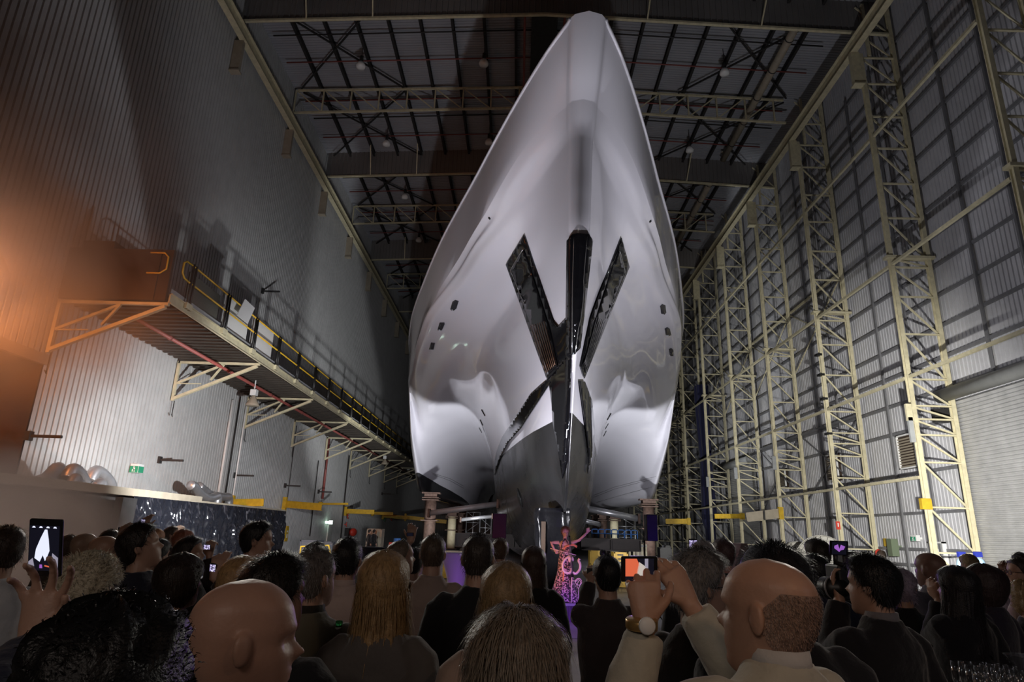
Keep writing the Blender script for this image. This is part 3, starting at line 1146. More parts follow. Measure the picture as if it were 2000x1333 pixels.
# wall fixtures: short black arms
for (x, y) in ((72, 852), (326, 899), (473, 929), (571, 949), (636, 961), (760, 965), (527, 569)):
    p = onX(x - 14, y, XL + .05)
    b = MB()
    b.beam(p + Vector((.05, .0, 0)), p + Vector((1.05, 0, 0)), .09)
    b.box(p + Vector((-.03, 0, 0)), (.18, .2, .3))
    tag(b.build('bracket_arm', M['darksteel']), {72: 'short black arm on the left wall beside the dark opening', 326: 'short black arm on the left wall right of the exit box', 473: 'short black arm beside the pale drainpipe',
                                              571: 'short black arm left of the long yellow jib', 636: 'short black arm by the red wall pipe', 760: 'faint black arm in the shadowed part of the left wall', 527: 'short black arm high on the left wall above the walkway'}[x], 'bracket arm', 'short black arms on the left wall')
# conduits and pipes on the wall
for (x0, y0, x1, y1, m, l, r) in ((455, 782, 432, 985, 'white', 'pale drainpipe on the left wall beneath the second walkway bracket', .07), (482, 790, 450, 1000, 'lampglow2', 'pale tube light strip down the left wall at the second bracket', .05),
                               (470, 775, 444, 985, 'darksteel', 'dark conduit beside the pale drainpipe', .04), (643, 856, 630, 975, 'redpipe', 'dark red riser pipe on the left wall', .1),
                               (560, 985, 575, 830, 'darksteel', 'thin dark joint strip on the left wall at the third bracket', .03), (622, 900, 612, 1048, 'darksteel', 'thin dark joint strip left of the red riser', .04),
                               (682, 890, 670, 1090, 'darksteel', 'dark joint strip behind the fire hose cabinet', .05)):
    if m == 'lampglow2':
        M['lampglow2'] = mat('pale_tube', (.8, .8, .78), .4)
    p, q = onX(x0, y0, XL + .12), onX(x1, y1, XL + .12)
    q.y = p.y
    b = MB(True)
    b.tube([p, q], r, 8)
    tag(b.build('wall_pipe', M[m]), l, 'pipe')
# yellow jib beams
jl = ['nearest the plastic sheeted booth', 'long slanting one over the wall', 'edge-on one above the green lamp', 'level one above the red cabinets', 'one behind the red cabinet jib', 'one above the two men', 'farthest left-wall one beside the jack post']
for i, (a, c, hw) in enumerate([((452, 983), (515, 982), .4), ((556, 985), (628, 991), .45), ((626, 985), (680, 985), .16), ((675, 999), (731, 1001), .4), ((728, 1003), (768, 1004), .3), ((748, 1008), (795, 1012), .4), ((792, 1011), (872, 1020), .45)]):
    p = onX(a[0], a[1], XL + .2)
    if i == 6:
        p = onX(a[0], a[1], XL + 2)
    q = onZ(c[0], c[1], p.z + .001) if False else onY(c[0], c[1], p.y + (-1.5 if i == 1 else 0))
    t = thing('jib_beam', 'yellow swing jib beam on the left wall, ' + jl[i], 'jib', p, group='yellow jib beams on the left wall')
    b = MB()
    b.ibeam(p, q, .22, hw, .03)
    b.build('jib_arm', M['yellow'], t)
    b = MB()
    b.box(p, (.25, .25, hw * 2))
    b.build('hinge_bracket', M['yellow'], t)
# exit sign boxes on the left wall
p = onX(267, 916, XL + .2)
t = thing('exit_sign', 'green running-man exit box low on the left wall', 'sign', p)
b = MB()
b.box(p, (.35, .38, .36))
b.build('sign_case', M['white'], t)
b = MB()
b.box(p + Vector((.18, 0, -.04)), (.02, .36, .26))
b.box(p + Vector((0, -.2, -.04)), (.33, .02, .26))
b.build('green_face', M['green'], t)
b = MB()
for q in ((0, .03), (.05, -.03), (-.05, -.09), (.05, -.1)):
    b.box(p + Vector((q[0] * .8, -.215, q[1])), (.035, .01, .1))
b.build('running_figure', M['white'], t)

# booth with plastic sheet along the wall
M['sheet'] = mat('black_plastic_sheet', (0.012, 0.013, 0.018), 0.10, 0.0, 1.0, coat=1.0, bump=.5, bscale=7)
BX = -12.6
t = thing('spray_booth', 'low flat-roofed booth along the left wall under a pale roof edge', 'booth', (-14.2, 28, 0))
b = MB()
b.bb((XL + .1, 13, 2.78), (BX + .05, 26.3, 3.02))
b.bb((XL + .1, 26.3, 2.72), (BX + .05, 36, 2.86))
b.build('roof_edge', M['tan'], t)
b = MB()
b.bb((XL + .2, 13, 0), (BX - .5, 35.8, 2.78))
b.build('booth_body', M['darksteel'], t)
b = MB(True)
rows = []
ns, nz = 420, 40
for iz in range(nz + 1):
    z = 2.78 * (1 - iz / nz)
    row = []
    for j in range(ns + 1):
        s_ = j / ns
        y = 21.4 + s_ * 14.4
        w = .06 * noise.noise(Vector((y * 1.9, z * .5, 0))) + .06 * noise.noise(Vector((y * 5.2 + z * .6, z * .7, 3))) + .05 * abs(noise.noise(Vector((y * 9 - z * 1.3, z * 1.1, 7)))) - .05 * abs(noise.noise(Vector((y * 2.6 + z * 1.7, z * 2.0, 9))))
        w *= min(1, .25 + (2.78 - z) * 1.2)
        row.append((BX + .17 + w * 2.6, y, z))
    rows.append(row)
b.grid(rows)
tag(b.build('plastic_sheet', M['sheet']), 'shiny black creased plastic sheet hung down the front of the booth', 'plastic sheet')
b = MB()
b.bb((BX + .06, 20.6, 0), (BX + .3, 21.38, 2.7))
tag(b.build('booth_canopy', M['darksteel']), 'dark open end of the booth beside the smoke', 'canopy')


def duct(name, pts_px, X, r, label):
    pts = [onX(x, y, X) for x, y in pts_px]
    sm = []
    for i in range(len(pts) - 1):
        p0, p1, p2, p3 = pts[max(0, i - 1)], pts[i], pts[i + 1], pts[min(len(pts) - 1, i + 2)]
        for k in range(8):
            t_ = k / 8
            sm.append(.5 * ((2 * p1) + (p2 - p0) * t_ + (2 * p0 - 5 * p1 + 4 * p2 - p3) * t_ ** 2 + (3 * p1 - p0 - 3 * p2 + p3) * t_ ** 3))
    sm.append(pts[-1])
    b = MB(True)
    b.tube(sm, [r * (1 + .05 * (i % 2)) for i in range(len(sm))], 12)
    return tag(b.build(name, M['galv']), label, 'duct', 'flexible ducts on the booth roof')


duct('flexible_duct', [(28, 948), (60, 945), (90, 935), (112, 915), (125, 930), (140, 955)], -14.6, .19, 'bent silver duct on the booth roof nearest the dark opening')
duct('flexible_duct', [(132, 935), (142, 918), (155, 928), (170, 950), (195, 958)], -13.9, .2, 'arched silver duct second along the booth roof')
duct('flexible_duct', [(176, 940), (186, 922), (200, 928), (214, 945), (216, 962)], -14.9, .21, 'arched silver duct third along the booth roof')
duct('flexible_duct', [(138, 948), (148, 935), (152, 955)], -13.6, .16, 'short silver duct elbow between the arched ducts')
duct('flexible_duct', [(185, 952), (197, 944), (200, 962)], -13.6, .16, 'short silver duct elbow right of the arched ducts')
duct('flexible_duct', [(372, 948), (380, 952), (392, 966), (408, 974), (424, 970), (424, 983)], -14.4, .2, 'curved silver duct on the far half of the booth roof')
duct('flexible_duct', [(388, 950), (398, 958), (412, 968), (432, 971), (446, 972), (447, 985)], -15.0, .2, 'twisted silver duct behind the curved one on the booth roof')
# ================================================================== RIGHT SIDE: lattice columns, wall framing
FX, BXC = 17.5, 19.27
LEVELS = [0.0, 1.75, 3.6, 5.5, 6.7, 7.4, 8.0, 9.22, 11.36, 13.2, 14.7, 15.2, 17.3, 19.2, 21.2, 23.07, 25.07, 26.7, 28.3, 30.1]


def lattice_column(y):
    t = thing('lattice_column', '', 'column', (FX, y, 0), group='cream lattice columns on the right')
    b = MB()
    b.ibeam((FX, y, 0), (FX, y, 26.9), .19, .22, .03, up=(0, 1, 0))
    b.build('front_leg', M['cream'], t)
    b = MB()
    b.ibeam((BXC, y, 0), (BXC, y, 30.3), .19, .22, .03, up=(0, 1, 0))
    b.build('back_leg', M['cream'], t)
    b = MB()
    b.beam((FX + .5, y, 26.8), (FX + .5, y, 30.2), .14)
    b.build('top_post', M['cream'], t)
    for z in LEVELS[1:-1]:
        b = MB()
        w = .10
        b.beam((FX if z < 27 else FX + .5, y, z), (BXC, y, z), w, .07)
        b.build('cross_bar', M['cream'], t)
    for i in range(1, len(LEVELS)):
        z0, z1 = LEVELS[i - 1], LEVELS[i]
        if z1 - z0 < .45:
            continue
        b = MB()
        b.beam((FX + .12, y + .02, z1 - .08), (BXC - .12, y + .02, z0 + .08), .06, .075)
        b.build('diagonal_brace', M['cream'], t)
    b = MB()
    b.bb((FX - .25, y - .2, 15.12), (BXC + .25, y + .2, 15.25))
    b.build('splice_plate', M['cream'], t)
    b = MB()
    b.bb((FX - .3, y - .3, 0), (FX + .3, y + .3, .06))
    b.bb((BXC - .3, y - .3, 0), (BXC + .25, y + .3, .06))
    b.build('base_plate', M['darksteel'], t)
    return t


cn = ['cut off by the right edge of the photo', 'with the yellow box, beside the big roller door', 'with black bands and a red tag, left of the yellow box one', 'carrying the near end of the tan jib', 'carrying the yellow jib before the small roller door', 'just behind the blue curtain',
      'left of the blue curtain low down', 'seventh along, mostly behind the ship', 'eighth along in the gloom', 'ninth along in the gloom', 'tenth along in the gloom']
c0_ = lattice_column(12.6)
c0_['label'] = 'cream lattice steel column on the right, nearest the camera and out of frame'
cols_r = [c0_]
for i in range(1, 12):
    y = 12.6 + 8.0 * i
    cols_r.append(dup(c0_, (FX, y, 0), 'cream lattice steel column ' + cn[i - 1]))
for o_ in [c0_] + list(c0_.children):
    pass
# tie bars between the columns
tl = {4.87: 'lowest', 9.3: 'second lowest', 14.8: 'middle', 21.8: 'highest'}
for z, nm in tl.items():
    for i in range(1, 9):
        y = 12.6 + 8.0 * i
        if z == 4.87 and i < 2:
            continue
        b = MB()
        b.beam((FX - .02, y + .18, z), (FX - .02, y + 7.82, z), .13)
        tag(b.build('tie_bar', M['cream']), '%s cream tie bar in the %s bay of the right column row' % (nm, ORD[i - 1]), 'tie bar', 'tie bars between the right columns')
for i in range(3, 9):
    y = 12.6 + 8.0 * i
    for z, nm in ((9.1, 'lower'), (17.9, 'upper')):
        if i in (5, 6) and z < 10:
            continue
        b = MB()
        b.beam((XR - .31, y + .25, z), (XR - .31, y + 7.75, z), .13)
        b.beam((XR - .31, y + .25, z - 4.4), (XR - .31, y + 7.75, z - .2), .06)
        b.beam((XR - .31, y + 7.75, z - 4.4), (XR - .31, y + .25, z - .2), .06)
        tag(b.build('cross_bracing', M['girt'] if z < 10 else M['cream']), '%s crossed wall bracing in the %s bay of the right wall' % (nm, ORD[i - 1]), 'brace', 'crossed bracings on the right wall')
# girts and posts
gz = [1.1, 1.85, 3.55, 5.45, 7.55, 9.0, 10.45, 11.9, 13.35, 14.8, 16.25, 17.7, 19.15, 20.6, 22.05, 23.5, 24.95, 26.4, 27.9]
for k, z in enumerate(gz):
    b = MB()
    y0 = 29.3 if z < 8.5 else 5
    segs = [(y0, 54.0), (62.3, 100)] if z < 8.3 else [(y0, 100)]
    if z < 2.3:
        segs = [(29.3, 31.0), (32.6, 54.0), (62.3, 100)]
    for a, c in segs:
        b.bb((XR - .14, a, z - .07), (XR - .03, c, z + .07))
    tag(b.build('wall_girt', M['girt']), 'grey wall girt along the right wall, %s from the floor' % (ORD[k] if k < 18 else 'topmost'), 'girt', 'girts of the right wall')
for i in range(12):
    for dy in (2.7, 5.4):
        y = 12.6 + 8 * i + dy
        b = MB()
        zb = 8.6 if (y < 29.2 or 54 < y < 62.2) else 0
        b.bb((XR - .24, y - .06, zb), (XR - .15, y + .06, 28.2))
        tag(b.build('wall_mullion', M['girt']), 'slim dark wall post in the %s bay of the right wall, %s of its pair' % (ORD[i], 'nearer' if dy < 3 else 'farther'), 'post', 'slim posts of the right wall')
# roller doors
M['roller'] = mat('roller_door_steel', (0.50, 0.50, 0.50), 0.42, 0.3, var=.2, vscale=2)
for (ya, yb, l, n_) in ((10, 29.0, 'wide grey roller door at the right edge', 60), (54.2, 62.0, 'narrow pale roller door behind the lattice columns', 48)):
    t = thing('roller_door', l, 'roller door', (XR - .2, (ya + yb) / 2, 0))
    b = MB(True)
    rows = []
    nz = 52
    for k in range(nz * 6 + 1):
        z = 8.3 * k / (nz * 6)
        rows.append([(XR - .17 + .045 * math.cos(2 * PI * k / 6), ya, z), (XR - .17 + .045 * math.cos(2 * PI * k / 6), yb, z)])
    b.grid(rows)
    b.build('curtain', M['roller'], t)
    b = MB(True)
    b.tube([(XR - .55, ya, 8.55), (XR - .55, yb + .1, 8.55)], .3, 18)
    b.build('drum', M['grey'], t)
    b = MB()
    b.bb((XR - .9, yb + .1, 7.4), (XR - .2, yb + .35, 8.0))
    b.bb((XR - .26, yb, 0), (XR - .1, yb + .12, 8.3))
    b.build('drive_and_guide', M['darksteel'], t)
# louvres
for (ya, yb, za, zb, l) in ((32.0, 33.55, 5.7, 7.4, 'brown louvre in the right wall nearest the big roller door'), (40.1, 41.6, 5.7, 7.35, 'brown louvre behind the black banded column'), (48.1, 49.5, 5.85, 7.2, 'brown louvre behind the crossed bracing')):
    t = thing('louvre', l, 'louvre', (XR - .2, (ya + yb) / 2, za), group='brown louvres in the right wall')
    b = MB()
    for a, c in (((ya, za), (yb, za + .07)), ((ya, zb - .07), (yb, zb)), ((ya, za), (ya + .07, zb)), ((yb - .07, za), (yb, zb))):
        b.bb((XR - .26, a[0], a[1]), (XR - .14, c[0], c[1]))
    b.build('louvre_frame', M['white'], t)
    b = MB()
    b.bb((XR - .16, ya, za), (XR + .02, yb, zb))
    b.build('dark_backing', M['brownbox'], t)
    for k in range(11):
        z = za + .12 + k * (zb - za - .2) / 11
        b = MB()
        b.box((XR - .2, (ya + yb) / 2, z), (.09, yb - ya - .12, .02), R=Matrix.Rotation(.6, 3, 'Y'))
        b.build('slat', M['tan'], t)
# door with notice, exit sign
t = thing('side_door', 'pale personnel door with a printed notice beside the big column', 'door', (XR - .2, 31.9, 0))
b = MB()
b.bb((XR - .22, 31.05, 0), (XR - .12, 32.05, 2.15))
b.build('door_leaf', M['grey'], t)
b = MB()
for a, c in ((30.98, 31.05), (32.05, 32.14)):
    b.bb((XR - .28, a, 0), (XR - .1, c, 2.22))
b.bb((XR - .28, 30.98, 2.15), (XR - .1, 32.14, 2.22))
b.build('door_frame', M['white'], t)
nb = MB()
nb.bb((XR - .24, 31.4, 1.45), (XR - .225, 31.75, 1.9))
nb.build('notice', M['white'], t)
nb = MB()
for k in range(6):
    nb.bb((XR - .245, 31.44, 1.5 + k * .055), (XR - .24, 31.70 - .04 * (k % 3), 1.515 + k * .055))
nb.bb((XR - .245, 31.44, 1.84), (XR - .24, 31.71, 1.875))
nb.build('notice_print', M['blue'], t)
p = onX(1788, 1052, XR - .3)
t = thing('exit_sign', 'green exit light box above the side door on the right wall', 'sign', p)
b = MB()
b.box(p, (.2, .45, .28))
b.bb((p.x, p.y - .05, p.z - .05), (XR + .03, p.y + .05, p.z + .05))
b.build('sign_case', M['white'], t)
b = MB()
b.box(p + Vector((-.105, 0.02, -.03)), (.01, .38, .19))
b.build('green_face', M['green'], t)
b = MB()
for q in ((.0, .02), (.05, -.03), (-.04, -.08), (.06, -.09)):
    b.box(p + Vector((-.115, q[0], q[1])), (.01, .035, .08))
b.build('running_figure', M['white'], t)
# green switch box, yellow sign, hose reel
p = onX(1744, 1070, XR - .4)
b = MB()
b.box(p, (.35, .42, .85))
b.bb((p.x, p.y - .1, p.z - .1), (XR + .03, p.y + .1, p.z + .1))
tag(b.build('switch_box', mat('olive_switch_box', (.16, .20, .13), .5)), 'olive green electrical box on the right wall', 'electrical box')
p = onX(1729, 1060, XR - .25)
b = MB()
b.box(p, (.02, .3, .4))
b.bb((p.x, p.y - .03, p.z - .03), (XR + .03, p.y + .03, p.z + .03))
tag(b.build('warning_sign', M['yellow']), 'small yellow warning sign left of the olive electrical box', 'sign')
p = onX(1722, 1086, 18.9)
t = thing('hose_reel', 'red and brown hose reel below the yellow warning sign', 'hose reel', p)
Rx = Matrix.Rotation(PI / 2 - .35, 3, 'Y')
R = Matrix.Rotation(-PI / 3, 3, 'Z') @ Matrix.Rotation(PI / 2, 3, 'Y')
b = MB(True)
b.lathe([(.02, -.16), (.31, -.16), (.33, -.14), (.31, -.12), (.1, -.12)], p, 24, R)
b.build('reel_disc', M['red'], t)
b = MB(True)
b.lathe([(.1, -.11), (.26, -.1), (.28, .0), (.26, .1), (.1, .12)], p, 24, R)
b.build('hose_coil', M['brownbox'], t)
b = MB()
b.bb((p.x - .04, p.y - .04, 0), (p.x + .04, p.y + .04, p.z))
b.build('stand', M['darksteel'], t)
b = MB()
q = onX(1706, 1108, XR - .2)
# yellow box on column B and electrical cases
p = onY(1808, 985, 28.4)
b = MB()
b.box(p, (.42, .2, .45))
tag(b.build('yellow_box', M['yellow']), 'yellow box fixed to the front leg of the big column', 'box')
p = onY(1775, 806, 28.35)
b = MB()
b.box(p, (.25, .12, .75))
tag(b.build('junction_box', M['cream']), 'upper cream junction box on the big column', 'box')
p = onY(1780, 840, 28.35)
b = MB()
b.box(p, (.2, .12, 1.1))
tag(b.build('junction_box', M['grey']), 'lower grey junction box on the big column', 'box')
for (x, y, Y, l) in ((1512, 905, 44.4, 'grey junction box on the column left of the crossed bracing'), (1437, 925, 52.4, 'grey junction box on the column by the small roller door'), (1382, 942, 60.4, 'grey junction box on the column behind the jib')):
    p = onY(x, y, Y)
    b = MB()
    b.box(p, (.25, .12, .9))
    tag(b.build('junction_box', M['grey']), l, 'box')
for k, (y_, z) in enumerate(((694, 0), (733, 0), (780, 0), (848, 0))):
    p = onY(1598 + (y_ - 694) * .13, y_, 36.6)
    b = MB()
    b.box(p, (.3, .36, .12))
    tag(b.build('tape_band', M['black']), 'black tape band on the column with the red tag, %s from the top' % ORD[k], 'tape', 'black tape bands on one column')
p = onY(1637, 1027, 36.4)
b = MB()
b.box(p, (.22, .02, .42))
tag(b.build('red_tag', M['red']), 'red tag with a white mark on a lattice column', 'tag')
b = MB()
b.box(p + Vector((0, -.015, .03)), (.06, .01, .2))
tag(b.build('white_mark', M['white']), 'small white stroke printed on the red column tag', 'print')
# jibs on the right
for (a, c, Y, m, hw, l) in (((1300, 1019), (1345, 1019), 60.3, 'yellow', .45, 'short yellow jib beam near the speaker stand'), ((1396, 1009), (1450, 1009), 52.4, 'yellow', .35, 'yellow jib beam across the small roller door'), ((1458, 1011), (1525, 1003), 44.3, 'tan', .6, 'tan jib beam with a dark strap on the right')):
    p, q = onY(*a, Y), onY(*c, Y)
    t = thing('jib_beam', l, 'jib', q, group='jib beams on the right columns')
    b = MB()
    b.ibeam(p, q, .25, hw, .03)
    b.build('jib_arm', M[m], t)
    b = MB()
    b.box(q, (.3, .25, hw * 1.3))
    b.build('hinge_bracket', M['yellow'], t)
    if m == 'tan':
        b = MB()
        b.box(p.lerp(q, .5), (.1, .28, hw * 1.05))
        b.build('strap', M['darksteel'], t)
# blue curtain
M['curtain'] = mat('navy_curtain_fabric', (0.007, 0.008, 0.04), 0.8, sheen=.15)
b = MB(True)
rows = []
for iz in range(24):
    z = .02 + 17 * iz / 23
    w = .35 + .2 * iz / 23 if z < 3.5 else .58 + .05 * math.sin(z * .5)
    row = []
    for j in range(48):
        a = 2 * PI * j / 48
        r = 1 + .14 * math.sin(a * 9 + z * .3)
        row.append((18.38 + .08 * math.sin(z * .3) + w * r * math.cos(a), 64.5 + .8 * r * math.sin(a), z))
    rows.append(row)
b.grid(rows, True)
tag(b.build('gathered_curtain', M['curtain']), 'tall gathered navy curtain hanging between the right columns', 'curtain')
# ================================================================== PEOPLE
HT = dict(
    w=[(0, .030), (.02, .044), (.045, .056), (.07, .063), (.095, .068), (.12, .071), (.15, .075), (.18, .074), (.205, .063), (.222, .045), (.232, .022), (.235, .002)],
    f=[(0, .066), (.02, .082), (.045, .086), (.07, .086), (.095, .086), (.12, .083), (.15, .090), (.18, .084), (.205, .068), (.222, .046), (.232, .022), (.235, .002)],
    b=[(0, .035), (.02, .050), (.045, .066), (.07, .080), (.095, .092), (.12, .100), (.15, .105), (.18, .100), (.205, .083), (.222, .058), (.232, .026), (.235, .002)])


def gauss(x, s):
    return math.exp(-x * x / (2 * s * s))


def head_pt(az, z, face=True):
    """az from the front (0) to the right (+90 deg); z above the chin"""
    w, f, b_ = interp(HT['w'], z), interp(HT['f'], z), interp(HT['b'], z)
    sx, cy = math.sin(az), math.cos(az)
    x = w * math.copysign(abs(sx) ** .88, sx)
    y = (f if cy > 0 else b_) * math.copysign(abs(cy) ** .92, cy)
    if face and cy > 0:
        ax = abs(x)
        y += .024 * gauss(x, .008) * gauss(z - .096, .010) + .013 * gauss(x, .007) * gauss(z - .114, .014)
        y -= .012 * gauss(ax - .031, .013) * gauss(z - .123, .010)
        y += .006 * gauss(ax - .028, .02) * gauss(z - .143, .008)
        y += .006 * gauss(x, .018) * (gauss(z - .066, .004) + gauss(z - .056, .005))
        y -= .004 * gauss(x, .02) * gauss(z - .061, .002)
        y -= .005 * gauss(x, .02) * gauss(z - .042, .006)
        y += .005 * gauss(x, .018) * gauss(z - .015, .012)
    return Vector((x, y, z))


def hand(b, wrist, fd, pn, side=1, curl=.35, spread=.10, sc_=1.0, thumb=.7, fingers=True):
    """five-fingered hand: fd finger direction, pn palm normal (fingers bend towards it)"""
    wrist = Vector(wrist)
    fd = Vector(fd).normalized()
    pn = Vector(pn)
    pn = (pn - fd * pn.dot(fd)).normalized()
    wd = fd.cross(pn) * side   # towards the thumb
    s = sc_
    pts = [wrist - fd * .02 * s, wrist, wrist + fd * .03 * s, wrist + fd * .065 * s, wrist + fd * .092 * s]
    b.tube(pts, [(.026 * s, .020 * s), (.029 * s, .020 * s), (.036 * s, .019 * s), (.041 * s, .016 * s), (.039 * s, .013 * s)], 12, up=pn)
    L = [(.044, .026, .022), (.048, .030, .023), (.045, .028, .022), (.035, .021, .019)]
    for k in range(4):
        off = (1.5 - k) * .0215 * s
        base = wrist + fd * (.084 - .006 * abs(k - 1)) * s + wd * off
        d = (fd + wd * (1.5 - k) * spread).normalized()
        a = curl * (.8 + .15 * k)
        p = [base - d * .012 * s, base]
        ax_ = d.cross(pn)
        rr = [.0098 * s, .0100 * s]
        for q in range(3):
            d = (Matrix.Rotation(a * (1.0 if q else .75), 3, ax_) @ d)
            p.append(p[-1] + d * L[k][q] * s)
            rr.append((.0092, .0084, .0068)[q] * s)
        b.tube(p, rr, 8, up=pn)
    base = wrist + fd * .022 * s + wd * .026 * s
    d = (fd * .75 + wd * .75 + pn * .25).normalized()
    p = [base - d * .012 * s, base, base + d * .038 * s]
    d2 = (d + fd * .45 * thumb + pn * .45 * thumb - wd * .25 * thumb).normalized()
    p.append(p[-1] + d2 * .032 * s)
    d3 = (d2 + pn * .35 * thumb - wd * .2 * thumb).normalized()
    p.append(p[-1] + d3 * .026 * s)
    b.tube(p, [.014 * s, .0145 * s, .0115 * s, .0105 * s, .0078 * s], 8, up=pn)


def ik(sh, tg, l1, l2, hint):
    d = tg - sh
    D = min(d.length, (l1 + l2) * .995)
    dn = d.normalized()
    tg = sh + dn * D
    a = (l1 * l1 - l2 * l2 + D * D) / (2 * D)
    h = math.sqrt(max(l1 * l1 - a * a, 0.0001))
    hv_ = hint - dn * hint.dot(dn)
    return sh + dn * a + hv_.normalized() * h, tg


def remesh(o, vx, smooth=5):
    md = o.modifiers.new('remesh', 'REMESH')
    md.mode = 'VOXEL'
    md.voxel_size = vx
    md.use_smooth_shade = True
    if smooth:
        sm_ = o.modifiers.new('smooth', 'SMOOTH')
        sm_.factor = .5
        sm_.iterations = smooth
    return o


MC = {}


def cm(kind, col):
    key = (kind, tuple(round(c, 3) for c in col))
    if key not in MC:
        if kind == 'skin':
            m = mat('skin', col, .48, var=.12, vscale=18, bump=.06, bscale=120)
            m.node_tree.nodes['Principled BSDF'].inputs['Subsurface Weight'].default_value = .08
            m.node_tree.nodes['Principled BSDF'].inputs['Subsurface Radius'].default_value = (.02, .008, .004)
        elif kind == 'hair':
            m = mat('hair', col, .42, spec=.4, var=.4, vscale=60, bump=.25, bscale=160)
        elif kind == 'cloth':
            m = mat('cloth', col, .85, spec=.2, sheen=.25, var=.15, vscale=9, bump=.3, bscale=26)
        elif kind == 'fur':
            m = mat('fur', col, .9, spec=.2, sheen=.5, var=.4, vscale=40, bump=.6, bscale=90)
        MC[key] = m
    return MC[key]


def body_frame(H, yaw_h, pitch_h, hs=1.0):
    """matrix taking head coordinates (chin origin) to body coordinates"""
    R = Matrix.Rotation(yaw_h, 4, 'Z') @ Matrix.Rotation(pitch_h, 4, 'X')
    piv = Vector((0, -.01, H - .215 * hs))
    return Matrix.Translation(piv) @ R @ Matrix.Translation(Vector((0, .01, -.02))) @ Matrix.Scale(hs, 4)


